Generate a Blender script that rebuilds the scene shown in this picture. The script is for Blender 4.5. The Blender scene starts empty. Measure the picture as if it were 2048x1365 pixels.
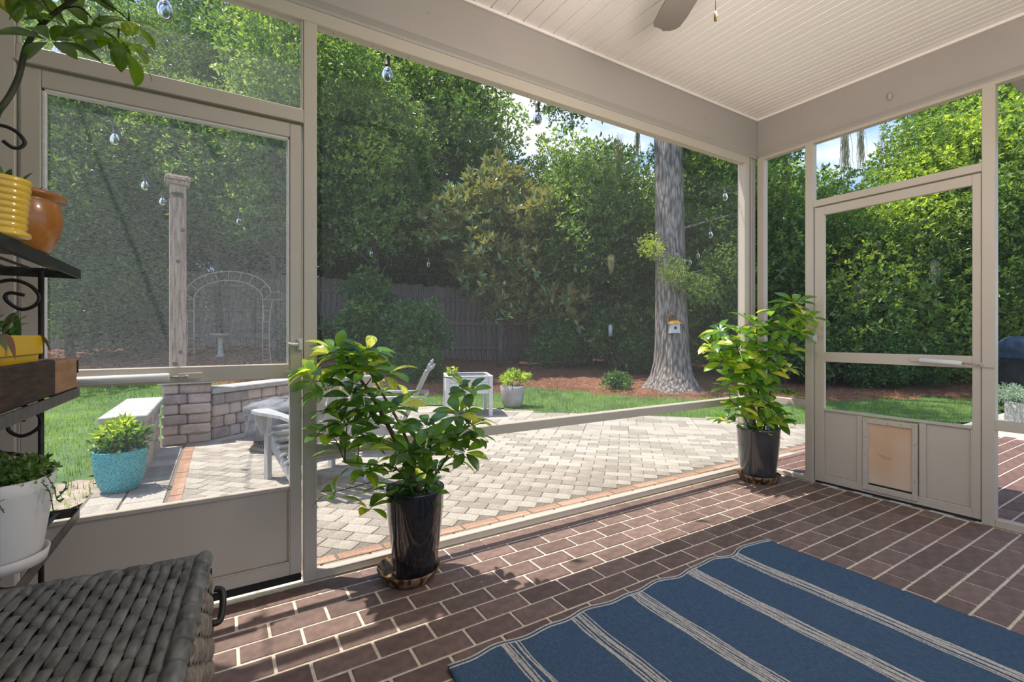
import bpy, math, random
import numpy as np
from mathutils import Matrix, Vector
random.seed(7); rng = np.random.default_rng(11)
S = bpy.context.scene; COL = S.collection; D2 = bpy.data
PI = math.pi
# ------------------------------------------------------------ camera, world, sun, exposure
YAW = math.radians(58.2818); CAMH = 1.1
FW = Vector((math.cos(YAW), math.sin(YAW), 0)); RT = Vector((math.sin(YAW), -math.cos(YAW), 0))
cam = D2.cameras.new('camera'); cam.sensor_width = 36; cam.lens = 36*945/2048; cam.shift_y = -10.5/2048
cam.clip_start = 0.05; cam.clip_end = 400
co = D2.objects.new('camera', cam); COL.objects.link(co)
co.location = (0, 0, CAMH); co.rotation_euler = (PI/2, 0, YAW-PI/2); S.camera = co
S.view_settings.view_transform = 'Standard'; S.view_settings.look = 'None'
S.view_settings.gamma = 1; S.view_settings.use_curve_mapping = False; S.view_settings.exposure = 0.0
world = D2.worlds.new('sky'); S.world = world; world.use_nodes = True
wn = world.node_tree; wn.nodes.clear(); wl = wn.links.new
wo = wn.nodes.new('ShaderNodeOutputWorld'); wb = wn.nodes.new('ShaderNodeBackground'); wl(wb.outputs[0], wo.inputs[0])
tc = wn.nodes.new('ShaderNodeTexCoord'); sp = wn.nodes.new('ShaderNodeSeparateXYZ'); wl(tc.outputs['Generated'], sp.inputs[0])
gr = wn.nodes.new('ShaderNodeValToRGB'); wl(sp.outputs[2], gr.inputs[0])
gr.color_ramp.elements[0].position = 0.0; gr.color_ramp.elements[0].color = (0.36, 0.54, 0.82, 1)
gr.color_ramp.elements[1].position = 0.7; gr.color_ramp.elements[1].color = (0.14, 0.33, 0.76, 1)
cn = wn.nodes.new('ShaderNodeTexNoise'); cn.inputs['Scale'].default_value = 3.2; cn.inputs['Detail'].default_value = 7
cmap = wn.nodes.new('ShaderNodeMapping'); cmap.inputs['Scale'].default_value = (1, 1, 2.2); wl(tc.outputs['Generated'], cmap.inputs[0]); wl(cmap.outputs[0], cn.inputs['Vector'])
cr = wn.nodes.new('ShaderNodeValToRGB'); cr.color_ramp.elements[0].position = .46; cr.color_ramp.elements[1].position = .66; wl(cn.outputs[0], cr.inputs[0])
mx = wn.nodes.new('ShaderNodeMixRGB'); wl(cr.outputs[0], mx.inputs[0]); wl(gr.outputs[0], mx.inputs[1]); mx.inputs[2].default_value = (1.0, .97, .92, 1)
wl(mx.outputs[0], wb.inputs[0]); wb.inputs[1].default_value = 1.6
sun = D2.lights.new('sun', 'SUN'); sun.energy = 6.7; sun.angle = math.radians(0.9); sun.color = (1.0, 0.95, 0.86)
so = D2.objects.new('sun', sun); COL.objects.link(so)
so.rotation_euler = Vector((0.30, -0.255, -1)).to_track_quat('-Z', 'Y').to_euler(); so.location = (-3, 3, 9)

fl_ = D2.lights.new('ceiling_fill', 'SPOT'); fl_.energy = 330; fl_.spot_size = math.radians(118); fl_.spot_blend = 1.0; fl_.shadow_soft_size = .35; fl_.color = (1.0, .87, .77)
fo = D2.objects.new('ceiling_fill', fl_); COL.objects.link(fo); fo.location = (.1, -.75, 1.0)   # added unseen fill spot that brightens the ceiling like a bounced flash
fo.rotation_euler = (Vector((2.1, .1, 2.9))-fo.location).to_track_quat('-Z', 'Y').to_euler()

def W(px, py, d):
    """point seen at pixel (px,py) of the photograph at forward distance d"""
    p = FW*d + RT*((px-1024)/945*d); return Vector((p.x, p.y, CAMH+(672-py)/945*d))
def DL(d, l, z=0.0):
    p = FW*d + RT*l; return Vector((p.x, p.y, z))
def toDL(x, y):
    return x*FW.x+y*FW.y, x*RT.x+y*RT.y
def clamp(v, a, b): return max(a, min(b, v))
def ground(x, y):
    d, l = toDL(x, y); s = .035+.075*clamp((-l-1)/6, 0, 1)
    return -.03 + s*max(0, d-6.6) + (.10 if l < 3 else max(.02, .10-.03*(l-3)))*clamp(d-9.2, 0, 2)
def gDL(d, l): p = DL(d, l); p.z = ground(p.x, p.y); return p

# ------------------------------------------------------------ mesh builder
class MB:
    def __init__(s): s.v = []; s.f = []; s.sm = []; s.M = None
    def add(s, vs, fs, smooth=False, M=None):
        o = len(s.v)
        if M is not None: vs = [M @ Vector(v) for v in vs]
        s.v.extend([tuple(v) for v in vs]); s.f.extend([tuple(i+o for i in f) for f in fs]); s.sm.extend([smooth]*len(fs)); return s
    def box(s, x0, x1, y0, y1, z0, z1, ch=0.0, M=None):
        if x1 < x0: x0, x1 = x1, x0
        if y1 < y0: y0, y1 = y1, y0
        if z1 < z0: z0, z1 = z1, z0
        c = min(ch, (x1-x0)*.45, (y1-y0)*.45, (z1-z0)*.45)
        if c <= 0:
            vs = [(x, y, z) for z in (z0, z1) for y in (y0, y1) for x in (x0, x1)]
            return s.add(vs, [(0,2,3,1),(4,5,7,6),(0,1,5,4),(2,6,7,3),(0,4,6,2),(1,3,7,5)], M=M)
        X = (x0, x1); Y = (y0, y1); Z = (z0, z1); vs = []; idx = {}
        for i in (0, 1):
            for j in (0, 1):
                for k in (0, 1):
                    sx, sy, sz = (c, -c)[i], (c, -c)[j], (c, -c)[k]
                    for a, p in enumerate(((X[i], Y[j]+sy, Z[k]+sz), (X[i]+sx, Y[j], Z[k]+sz), (X[i]+sx, Y[j]+sy, Z[k]))):
                        idx[i, j, k, a] = len(vs); vs.append(p)
        fs = []
        fs.append([idx[0,0,0,0], idx[0,0,1,0], idx[0,1,1,0], idx[0,1,0,0]]); fs.append([idx[1,0,0,0], idx[1,1,0,0], idx[1,1,1,0], idx[1,0,1,0]])
        fs.append([idx[0,0,0,1], idx[1,0,0,1], idx[1,0,1,1], idx[0,0,1,1]]); fs.append([idx[0,1,0,1], idx[0,1,1,1], idx[1,1,1,1], idx[1,1,0,1]])
        fs.append([idx[0,0,0,2], idx[0,1,0,2], idx[1,1,0,2], idx[1,0,0,2]]); fs.append([idx[0,0,1,2], idx[1,0,1,2], idx[1,1,1,2], idx[0,1,1,2]])
        for j in (0, 1):
            for k in (0, 1): fs.append([idx[0,j,k,1], idx[1,j,k,1], idx[1,j,k,2], idx[0,j,k,2]])
        for i in (0, 1):
            for k in (0, 1): fs.append([idx[i,0,k,0], idx[i,1,k,0], idx[i,1,k,2], idx[i,0,k,2]])
            for j in (0, 1): fs.append([idx[i,j,0,0], idx[i,j,1,0], idx[i,j,1,1], idx[i,j,0,1]])
            for j in (0, 1):
                for k in (0, 1): fs.append([idx[i,j,k,0], idx[i,j,k,1], idx[i,j,k,2]])
        # fix orientation
        ctr = Vector(((x0+x1)/2, (y0+y1)/2, (z0+z1)/2))
        for f in fs:
            a, b, d = (Vector(vs[f[0]]), Vector(vs[f[1]]), Vector(vs[f[2]]))
            n = (b-a).cross(d-a); fc = sum((Vector(vs[i]) for i in f), Vector())/len(f)
            if n.dot(fc-ctr) < 0: f.reverse()
        return s.add(vs, fs, M=M)
    def slab(s, a, b, w, t, up=(0, 0, 1), ch=0.003):
        """board from a to b, width w (sideways), thickness t"""
        a = Vector(a); b = Vector(b); x = (b-a); L = x.length; x.normalize(); u = Vector(up); y = u.cross(x).normalized(); z = x.cross(y)
        M = Matrix((x, y, z)).transposed().to_4x4(); M.translation = a
        return s.box(0, L, -w/2, w/2, -t/2, t/2, ch, M=M)
    def tube(s, pts, r, n=8, cap=True, smooth=True):
        pts = [Vector(p) for p in pts]; R = r if hasattr(r, '__len__') else [r]*len(pts)
        vs = []; fs = []; prev = None
        for i, p in enumerate(pts):
            t = (pts[min(i+1, len(pts)-1)]-pts[max(i-1, 0)]).normalized()
            if prev is None:
                a = Vector((0, 0, 1)) if abs(t.z) < .9 else Vector((1, 0, 0)); u = t.cross(a).normalized()
            else: u = (prev-t*prev.dot(t)); u = u.normalized() if u.length > 1e-6 else t.orthogonal().normalized()
            prev = u; w = t.cross(u)
            for k in range(n):
                an = 2*PI*k/n; vs.append(p+(u*math.cos(an)+w*math.sin(an))*R[i])
        for i in range(len(pts)-1):
            for k in range(n):
                a = i*n+k; b = i*n+(k+1) % n; fs.append((a, b, b+n, a+n))
        if cap: fs.append(tuple(range(n-1, -1, -1))); fs.append(tuple(range(len(vs)-n, len(vs))))
        return s.add(vs, fs, smooth)
    def lathe(s, prof, n=32, c=(0, 0, 0), smooth=True, flute=0, fa=0, M=None, wob=0):
        vs = []; fs = []; c = Vector(c)
        for (r, z) in prof:
            for k in range(n):
                a = 2*PI*k/n; rr = r*(1+(fa*math.cos(flute*a) if flute else 0)) + (random.uniform(-wob, wob) if wob else 0)
                vs.append((c.x+rr*math.cos(a), c.y+rr*math.sin(a), c.z+z))
        for i in range(len(prof)-1):
            for k in range(n):
                a = i*n+k; b = i*n+(k+1) % n; fs.append((a, b, b+n, a+n))
        if prof[0][0] > 1e-5: fs.append(tuple(range(n-1, -1, -1)))
        if prof[-1][0] > 1e-5: fs.append(tuple(range(len(vs)-n, len(vs))))
        return s.add(vs, fs, smooth, M=M)
    def prism(s, poly, z0, z1, M=None):
        n = len(poly); vs = [(x, y, z0) for x, y in poly]+[(x, y, z1) for x, y in poly]
        fs = [tuple(range(n-1, -1, -1)), tuple(range(n, 2*n))]+[(i, (i+1) % n, (i+1) % n+n, i+n) for i in range(n)]
        return s.add(vs, fs, M=M)
    def mesh(s, name, m=None):
        me = D2.meshes.new(name); me.from_pydata(s.v, [], s.f)
        if any(s.sm): me.polygons.foreach_set('use_smooth', s.sm)
        if m: me.materials.append(m)
        me.update(); return me
def link(name, data, parent=None, loc=None, rot=None, scale=None):
    o = D2.objects.new(name, data); COL.objects.link(o)
    if parent is not None: o.parent = parent
    if loc is not None: o.location = loc
    if rot is not None: o.rotation_euler = rot
    if scale is not None: o.scale = (scale,)*3 if not hasattr(scale, '__len__') else scale
    return o
def obj(name, mb, m, parent=None, **k): return link(name, mb.mesh(name, m), parent, **k)
def tag(o, label, cat, group=None, kind=None):
    o['label'] = label; o['category'] = cat
    if group: o['group'] = group
    if kind: o['kind'] = kind
    return o
def thing(name, label, cat, loc=(0, 0, 0), rz=0, group=None):
    return tag(link(name, None, loc=loc, rot=(0, 0, rz)), label, cat, group)
def struct(o, label=None, cat='building'):
    o['kind'] = 'structure'
    if label: o['label'] = label; o['category'] = cat
    return o
def sempty(name, label, cat): return struct(link(name, None), label, cat)
def parts(root): return [o for o in D2.objects if o.parent == root]

# ------------------------------------------------------------ materials
def newmat(name):
    m = D2.materials.new(name); m.use_nodes = True; nt = m.node_tree
    return m, nt, nt.nodes['Principled BSDF'], nt.nodes['Material Output']
def ramp(nt, fac, stops, interp='LINEAR'):
    r = nt.nodes.new('ShaderNodeValToRGB'); r.color_ramp.interpolation = interp
    while len(r.color_ramp.elements) < len(stops): r.color_ramp.elements.new(.5)
    for e, (p, c) in zip(r.color_ramp.elements, stops): e.position = p; e.color = tuple(c)+(1,)
    nt.links.new(fac, r.inputs[0]); return r.outputs[0]
def noise(nt, scale=5, detail=4, rough=.55, coord='Object', stretch=(1, 1, 1), dist=0):
    t = nt.nodes.new('ShaderNodeTexCoord'); mp = nt.nodes.new('ShaderNodeMapping'); mp.inputs['Scale'].default_value = stretch
    nt.links.new(t.outputs[coord], mp.inputs[0]); n = nt.nodes.new('ShaderNodeTexNoise')
    n.inputs['Scale'].default_value = scale; n.inputs['Detail'].default_value = detail; n.inputs['Roughness'].default_value = rough; n.inputs['Distortion'].default_value = dist
    nt.links.new(mp.outputs[0], n.inputs['Vector']); return n.outputs[0]
def bump(nt, bsdf, fac, strength=.3, dist=.01):
    b = nt.nodes.new('ShaderNodeBump'); b.inputs['Strength'].default_value = strength; b.inputs['Distance'].default_value = dist
    nt.links.new(fac, b.inputs['Height']); nt.links.new(b.outputs[0], bsdf.inputs['Normal'])
def mathn(nt, op, a, b=None):
    n = nt.nodes.new('ShaderNodeMath'); n.operation = op
    for i, x in enumerate((a, b)):
        if x is None: continue
        if isinstance(x, (int, float)): n.inputs[i].default_value = x
        else: nt.links.new(x, n.inputs[i])
    return n.outputs[0]
def pm(name, c1, c2=None, scale=8, rough=.5, b=0, stretch=(1, 1, 1), metal=0, lo=.35, hi=.65, coord='Object', detail=4, coat=0, spec=.5, rand=0, bd=.01):
    m, nt, p, o = newmat(name); p.inputs['Roughness'].default_value = rough; p.inputs['Metallic'].default_value = metal
    p.inputs['Specular IOR Level'].default_value = spec
    if coat: p.inputs['Coat Weight'].default_value = coat; p.inputs['Coat Roughness'].default_value = .06
    if c2 is None and not b and not rand: p.inputs['Base Color'].default_value = tuple(c1)+(1,); return m
    f = noise(nt, scale, detail, stretch=stretch, coord=coord)
    col = ramp(nt, f, [(lo, c1), (hi, c2 or c1)])
    if rand:
        oi = nt.nodes.new('ShaderNodeObjectInfo'); h = nt.nodes.new('ShaderNodeHueSaturation')
        v = mathn(nt, 'MULTIPLY_ADD', oi.outputs['Random'], rand); v.node.inputs[2].default_value = 1-rand/2
        nt.links.new(v, h.inputs['Value']); nt.links.new(col, h.inputs['Color']); col = h.outputs[0]
    nt.links.new(col, p.inputs['Base Color'])
    if b: bump(nt, p, f, b, bd)
    return m
def leafmat(name, stops, trans=.35, rough=.45, back=None, tint=(1, 1, 1)):
    """leaf colour by a per-leaf random attribute; part of the light passes through the blade"""
    m, nt, p, o = newmat(name); a = nt.nodes.new('ShaderNodeAttribute'); a.attribute_name = 'leafvar'
    oi = nt.nodes.new('ShaderNodeObjectInfo'); v = mathn(nt, 'MULTIPLY_ADD', oi.outputs['Random'], .22); v.node.inputs[2].default_value = -.11
    s = mathn(nt, 'ADD', a.outputs['Fac'], v); col = ramp(nt, s, stops)
    if back:
        g = nt.nodes.new('ShaderNodeNewGeometry'); mx = nt.nodes.new('ShaderNodeMixRGB'); nt.links.new(g.outputs['Backfacing'], mx.inputs[0])
        nt.links.new(col, mx.inputs[1]); mx.inputs[2].default_value = tuple(back)+(1,); col = mx.outputs[0]
    nt.links.new(col, p.inputs['Base Color']); p.inputs['Roughness'].default_value = rough; p.inputs['Specular IOR Level'].default_value = .45
    t = nt.nodes.new('ShaderNodeBsdfTranslucent'); g2 = nt.nodes.new('ShaderNodeMixRGB'); g2.blend_type = 'MULTIPLY'; g2.inputs[0].default_value = 1
    nt.links.new(col, g2.inputs[1]); g2.inputs[2].default_value = (2.2, 2.0, .7, 1); nt.links.new(g2.outputs[0], t.inputs[0])
    ms = nt.nodes.new('ShaderNodeMixShader'); ms.inputs[0].default_value = trans
    nt.links.new(p.outputs[0], ms.inputs[1]); nt.links.new(t.outputs[0], ms.inputs[2]); nt.links.new(ms.outputs[0], o.inputs[0]); return m

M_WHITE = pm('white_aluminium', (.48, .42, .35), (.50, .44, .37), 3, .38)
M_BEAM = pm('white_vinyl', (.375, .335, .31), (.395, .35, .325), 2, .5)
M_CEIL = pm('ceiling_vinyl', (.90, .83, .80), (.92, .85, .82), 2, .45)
M_SCREW = pm('screw_zinc', (.35, .32, .28), rough=.4, metal=.6)
M_BLACK = pm('black_gap', (.012, .011, .010), rough=.8)  # flat black stands in for the shade in gaps and holes
M_BRICK = pm('brown_brick', (.135, .088, .072), (.20, .130, .110), 22, .62, b=.25, rand=.42, bd=.003, spec=.35)
M_BRICK2 = pm('brown_brick_outside', (.13, .075, .06), (.2, .11, .09), 22, .7, b=.25, rand=.4, bd=.003, spec=.3)
M_GROUT = pm('sandy_grout', (.58, .49, .37), (.74, .64, .51), 40, .9, b=.3, bd=.002)
def paver_mat(name, c1, c2, c3):
    m, nt, p, o = newmat(name); f = noise(nt, 3.0, 6, .6, stretch=(1, 5, 1)); g = noise(nt, 60, 3, coord='Object')
    oi = nt.nodes.new('ShaderNodeObjectInfo'); s = mathn(nt, 'MULTIPLY_ADD', oi.outputs['Random'], .5); nt.links.new(f, s.node.inputs[2])
    s = mathn(nt, 'SUBTRACT', s, .25); col = ramp(nt, s, [(.3, c1), (.5, c2), (.68, c3)])
    mx = nt.nodes.new('ShaderNodeMixRGB'); mx.blend_type = 'MULTIPLY'; mx.inputs[0].default_value = .8
    nt.links.new(col, mx.inputs[1]); nt.links.new(ramp(nt, g, [(.35, (.66, .62, .58)), (.6, (1, 1, 1))]), mx.inputs[2])
    nt.links.new(mx.outputs[0], p.inputs['Base Color']); p.inputs['Roughness'].default_value = .85; bump(nt, p, g, .3, .003); return m
M_PAVER = paver_mat('cream_paver', (.29, .25, .205), (.365, .32, .26), (.43, .385, .325))
M_PAVERB = paver_mat('brown_paver', (.33, .19, .12), (.42, .25, .16), (.47, .31, .22))
M_JOINT = pm('joint_sand', (.12, .10, .08), (.2, .17, .14), 60, .95)
def stonemat():
    m, nt, p, o = newmat('tumbled_stone'); f = noise(nt, 9, 6, .65); oi = nt.nodes.new('ShaderNodeObjectInfo')
    s = mathn(nt, 'MULTIPLY_ADD', oi.outputs['Random'], .5); nt.links.new(f, s.node.inputs[2]); s = mathn(nt, 'SUBTRACT', s, .25)
    nt.links.new(ramp(nt, s, [(.25, (.28, .24, .23)), (.42, (.43, .33, .28)), (.6, (.52, .42, .34)), (.8, (.5, .45, .42))]), p.inputs['Base Color'])
    p.inputs['Roughness'].default_value = .9; bump(nt, p, noise(nt, 30, 5), .6, .01); return m
M_STONE = stonemat()
M_CAP = pm('bluestone_cap', (.34, .33, .31), (.5, .47, .42), 6, .8, b=.3, bd=.004, stretch=(1, 1, 1))
M_NAVY = pm('navy_cotton', (.042, .074, .122), (.070, .112, .172), 160, .95, b=.6, stretch=(1, .35, 1), bd=.003, spec=.1)
M_CORD = pm('cream_cotton', (.42, .38, .33), (.62, .57, .50), 120, .95, b=.5, bd=.003, spec=.1)
M_GLAZE = pm('black_glaze', (.010, .011, .014), (.02, .02, .022), 6, .12, coat=.8)
M_GREYGLAZE = pm('dark_grey_glaze', (.03, .032, .036), (.05, .05, .052), 6, .14, coat=.8)
M_SAUCER = pm('streaked_brown_saucer', (.05, .025, .012), (.42, .24, .12), 40, .45, b=.3, stretch=(1, 1, .12), lo=.42, hi=.6, bd=.002)
M_SOIL = pm('potting_soil', (.025, .018, .012), (.07, .05, .035), 60, .95, b=.8)
M_BARK = pm('plant_bark', (.12, .07, .04), (.24, .15, .09), 30, .8, b=.4)
M_STEM = pm('green_stem', (.05, .09, .02), (.10, .16, .04), 20, .55)
M_DSTEM = pm('dark_stem', (.022, .03, .012), (.06, .06, .02), 20, .55)
M_IRON = pm('dark_iron', (.012, .011, .010), (.03, .026, .022), 30, .42, b=.15, metal=.3, bd=.001)
M_STEEL = pm('worn_bronze_iron', (.05, .045, .038), (.11, .10, .085), 30, .38, b=.1, metal=.4, bd=.001)
M_YELLOW = pm('yellow_glaze', (.72, .42, .03), (.80, .50, .05), 4, .18, coat=.5)
M_YPLAST = pm('yellow_plastic', (.78, .47, .01), rough=.3)
M_TERRA = pm('glazed_terracotta', (.30, .10, .012), (.44, .16, .025), 8, .28, b=.15, coat=.3, bd=.004)
M_WPLAST = pm('white_plastic', (.68, .64, .59), rough=.45)
M_WOODD = pm('dark_bark_wood', (.012, .007, .004), (.07, .032, .016), 10, .8, b=.7, stretch=(1, 1, 9), bd=.006)
M_WOODL = pm('light_sawn_wood', (.26, .13, .055), (.40, .21, .10), 6, .7, b=.2, stretch=(1, 1, 6), bd=.002)
M_WICK = pm('grey_wicker', (.062, .060, .054), (.17, .165, .15), 60, .55, b=.6, stretch=(1, .25, 1), bd=.002)
M_WICKS = pm('tan_wicker', (.13, .10, .07), (.28, .22, .17), 60, .6, b=.6, bd=.002)
M_POSTW = pm('weathered_post_wood', (.22, .14, .10), (.46, .33, .26), 7, .85, b=.5, stretch=(9, 9, .7), bd=.004)
M_FENCE = pm('weathered_fence', (.16, .13, .115), (.30, .25, .22), 6, .9, b=.4, stretch=(6, 6, .6), rand=.35, bd=.004)
M_ARBOR = pm('pink_metal', (.36, .24, .20), (.46, .32, .27), 12, .5)
M_CONC = pm('cast_concrete', (.36, .33, .29), (.5, .46, .40), 14, .9, b=.4, bd=.004)
M_CHAIR = pm('grey_painted_wood', (.34, .335, .33), (.43, .42, .41), 5, .6, stretch=(1, 6, 1))
M_COVER = pm('grey_fabric_cover', (.10, .105, .115), (.2, .205, .215), 7, .75, b=1, bd=.03)
M_PWHITE = pm('whitewashed_wood', (.58, .57, .56), (.66, .65, .63), 6, .6, stretch=(1, 1, 7))
M_GREYPOT = pm('grey_ribbed_ceramic', (.36, .34, .33), (.46, .43, .41), 10, .7)
m, nt, p, o = newmat('teal_glaze'); v = nt.nodes.new('ShaderNodeTexVoronoi'); t = nt.nodes.new('ShaderNodeTexCoord'); v.inputs['Scale'].default_value = 75; nt.links.new(t.outputs['Object'], v.inputs['Vector'])
nt.links.new(ramp(nt, v.outputs['Distance'], [(.1, (.02, .20, .25)), (.6, (.10, .42, .46))]), p.inputs['Base Color']); p.inputs['Roughness'].default_value = .2; bump(nt, p, v.outputs['Distance'], .8, .006); M_TEAL = m
M_ROOFB = pm('orange_birdhouse_roof', (.78, .36, .04), rough=.5)
M_BIRDW = pm('white_birdhouse', (.62, .60, .60), rough=.7)
M_NAVYC = pm('navy_grill_cover', (.03, .055, .11), (.045, .08, .15), 5, .5, b=.8, bd=.04)
M_BLACKC = pm('black_grill_cover', (.012, .014, .02), (.03, .032, .04), 5, .5, b=.8, bd=.04)
M_CORDB = pm('black_rubber_cord', (.01, .012, .01), rough=.6)
M_FAN = pm('taupe_fan_blade', (.155, .13, .112), (.17, .145, .125), 5, .5)
M_BRASS = pm('aged_brass', (.20, .14, .06), rough=.35, metal=.9)
M_AMBER = None
def oakbark():
    m, nt, p, o = newmat('oak_bark'); v = nt.nodes.new('ShaderNodeTexVoronoi'); t = nt.nodes.new('ShaderNodeTexCoord'); mp = nt.nodes.new('ShaderNodeMapping')
    mp.inputs['Scale'].default_value = (1, 1, .22); nt.links.new(t.outputs['Object'], mp.inputs[0])
    n = nt.nodes.new('ShaderNodeTexNoise'); n.inputs['Scale'].default_value = 4; n.inputs['Detail'].default_value = 5; nt.links.new(mp.outputs[0], n.inputs['Vector'])
    va = nt.nodes.new('ShaderNodeMixRGB'); va.inputs[0].default_value = .12; nt.links.new(mp.outputs[0], va.inputs[1]); nt.links.new(n.outputs['Color'], va.inputs[2])
    v.inputs['Scale'].default_value = 26; nt.links.new(va.outputs[0], v.inputs['Vector'])
    nt.links.new(ramp(nt, v.outputs['Distance'], [(.0, (.40, .36, .33)), (.35, (.29, .255, .23)), (.75, (.11, .09, .08))]), p.inputs['Base Color'])
    p.inputs['Roughness'].default_value = .95; b = nt.nodes.new('ShaderNodeBump'); b.invert = True; b.inputs['Strength'].default_value = .9; b.inputs['Distance'].default_value = .03
    nt.links.new(v.outputs['Distance'], b.inputs['Height']); nt.links.new(b.outputs[0], p.inputs['Normal']); return m
M_OAK = oakbark()
M_TRUNK = pm('tree_bark', (.05, .04, .03), (.13, .11, .09), 12, .9, b=.6, stretch=(1, 1, .3), bd=.02)
M_GRASSG = pm('lawn_soil', (.06, .11, .03), (.11, .19, .05), 2.5, .95, detail=6)
M_MULCH = pm('pine_straw', (.13, .055, .03), (.30, .14, .08), 26, .95, b=.9, detail=8, bd=.03)
M_DIRT = pm('bare_dirt', (.26, .2, .15), (.4, .32, .25), 12, .95, b=.5)
def screenmat(name, op, col=(.8, .8, .8)):
    m, nt, p, o = newmat(name); nt.nodes.remove(p)
    tr = nt.nodes.new('ShaderNodeBsdfTransparent'); tl = nt.nodes.new('ShaderNodeBsdfTranslucent'); df = nt.nodes.new('ShaderNodeBsdfDiffuse')
    tl.inputs[0].default_value = tuple(col)+(1,); df.inputs[0].default_value = tuple(c*.5 for c in col)+(1,)
    a = nt.nodes.new('ShaderNodeMixShader'); a.inputs[0].default_value = .35; nt.links.new(tl.outputs[0], a.inputs[1]); nt.links.new(df.outputs[0], a.inputs[2])
    f = noise(nt, 420, 2, .7, stretch=(.3, .3, 1.0)); fac = ramp(nt, f, [(.3, (op*.35,)*3), (.7, (op*1.75,)*3)])
    ms = nt.nodes.new('ShaderNodeMixShader'); nt.links.new(fac, ms.inputs[0]); nt.links.new(tr.outputs[0], ms.inputs[1]); nt.links.new(a.outputs[0], ms.inputs[2])
    nt.links.new(ms.outputs[0], o.inputs[0]); return m
M_SCR_HAZE = screenmat('hazy_screen_mesh', .135, (.95, .95, .95)); M_SCR = screenmat('fine_screen_mesh', .05, (.95, .95, .95)); M_SCRB = screenmat('side_screen_mesh', .03, (.8, .8, .8))  # opacity differs per screen to put the sunlit haze into the material
m, nt, p, o = newmat('clear_glass'); p.inputs['Transmission Weight'].default_value = 1; p.inputs['Roughness'].default_value = .02; p.inputs['IOR'].default_value = 1.4; M_GLASS = m
m, nt, p, o = newmat('amber_vinyl'); p.inputs['Base Color'].default_value = (.66, .52, .40, 1); p.inputs['Roughness'].default_value = .25
t = nt.nodes.new('ShaderNodeBsdfTranslucent'); nt.links.new(ramp(nt, noise(nt, 4, 3), [(.35, (.92, .70, .50)), (.65, (1, .84, .68))]), t.inputs[0])
ms = nt.nodes.new('ShaderNodeMixShader'); ms.inputs[0].default_value = .75; nt.links.new(p.outputs[0], ms.inputs[1]); nt.links.new(t.outputs[0], ms.inputs[2]); nt.links.new(ms.outputs[0], o.inputs[0]); M_AMBER = m
# ============================================================ PORCH SHELL
YA = 2.273; XB = 3.784
def bar(parent, name, x0, x1, y0, y1, z0, z1, m=None, ch=.003):
    return obj(name, MB().box(x0, x1, y0, y1, z0, z1, ch), m or M_WHITE, parent)
# ceiling: vinyl planks with recessed joints, running towards the garden
ceil = struct(obj('ceiling', MB().box(-.9, 3.9, -1.7, 2.36, 2.905, 2.95), M_CEIL))
pk = MB()
pk.box(-.0505, .0505, -1.7, 2.262, 2.889, 2.906, .003)
pk.box(-.0015, .0015, -1.7, 2.262, 2.8875, 2.889)
pme = pk.mesh('plank', M_CEIL)
for k in range(-20, 24):
    link('plank', pme, ceil, loc=(1.258+.1055*k+.0527, 0, 0))
roof = struct(obj('roof', MB().box(-1.0, 4.0, -1.8, 2.40, 2.95, 3.0), M_BEAM), 'porch roof deck above the white ceiling', 'roof')
# front wall (towards the patio)
wf = sempty('wall_front', 'white framed screen wall facing the sunny patio', 'wall')
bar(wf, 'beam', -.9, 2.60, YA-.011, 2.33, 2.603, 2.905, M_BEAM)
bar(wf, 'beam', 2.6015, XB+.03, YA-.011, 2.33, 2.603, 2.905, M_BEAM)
for sx in (.9, 2.1, 3.1): obj('screw', MB().lathe([(0, .003), (.004, .002), (.005, 0)], 8, M=Matrix.Translation((sx, YA-.011, 2.74)) @ Matrix.Rotation(PI/2, 4, 'X')), M_SCREW, wf)
cr = MB(); n = 6   # cove moulding under the beam
prof = [(YA-.030, 2.606), (YA-.030, 2.598), (YA-.020, 2.590), (YA-.008, 2.578), (YA-.002, 2.566), (YA+.02, 2.566), (YA+.02, 2.606)]
vs = [(x, y, z) for x in (-.9, XB+.01) for y, z in prof]; q = len(prof)
cr.add(vs, [(i, (i+1) % q, (i+1) % q+q, i+q) for i in range(q)]+[tuple(range(q-1, -1, -1)), tuple(range(q, 2*q))])
obj('cove_moulding', cr, M_BEAM, wf)
bar(wf, 'header_rail', -.65, 3.70, YA, YA+.055, 2.505, 2.568)
hs = MB()
for k in range(19):
    hs.lathe([(0, -.0015), (.0035, -.001), (.0035, .001)], 8, c=(.45+k*.18, YA+.03, 2.504))
hs2 = obj('screw_row', hs, M_SCREW, wf)
bar(wf, 'door_post', .316, .372, YA, YA+.055, .0, 2.506)
bar(wf, 'hinge_post', -.652, -.597, YA, YA+.055, .0, 2.506)
bar(wf, 'end_board', -.90, -.655, YA-.02, YA+.10, .0, 2.604, M_BEAM)
bar(wf, 'end_trim', -.72, -.66, YA-.035, YA-.02, .0, 2.60, M_BEAM)
bar(wf, 'transom_rail', -.597, .316, YA, YA+.055, 2.044, 2.108)
bar(wf, 'transom_lip', -.597, .316, YA-.008, YA, 2.044, 2.056)
bar(wf, 'sill_track', .372, 3.632, YA, YA+.058, .0, .032)
bar(wf, 'track_lip', .372, 3.632, YA, YA+.006, .032, .037)
bar(wf, 'mid_rail', .372, 3.632, YA, YA+.055, .551, .605)
bar(wf, 'corner_post', 3.632, 3.688, YA, YA+.055, .0, 2.506)
for zz in (.5, 1.0, 1.5, 2.0): obj('screw', MB().lathe([(0, .002), (.004, .002), (.004, 0)], 8, M=Matrix.Translation((3.66, YA, zz)) @ Matrix.Rotation(PI/2, 4, 'X')), M_SCREW, wf)
bar(wf, 'corner_column', 3.688, 3.80, YA+.012, YA+.10, 0, 2.604, M_BEAM)
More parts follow.
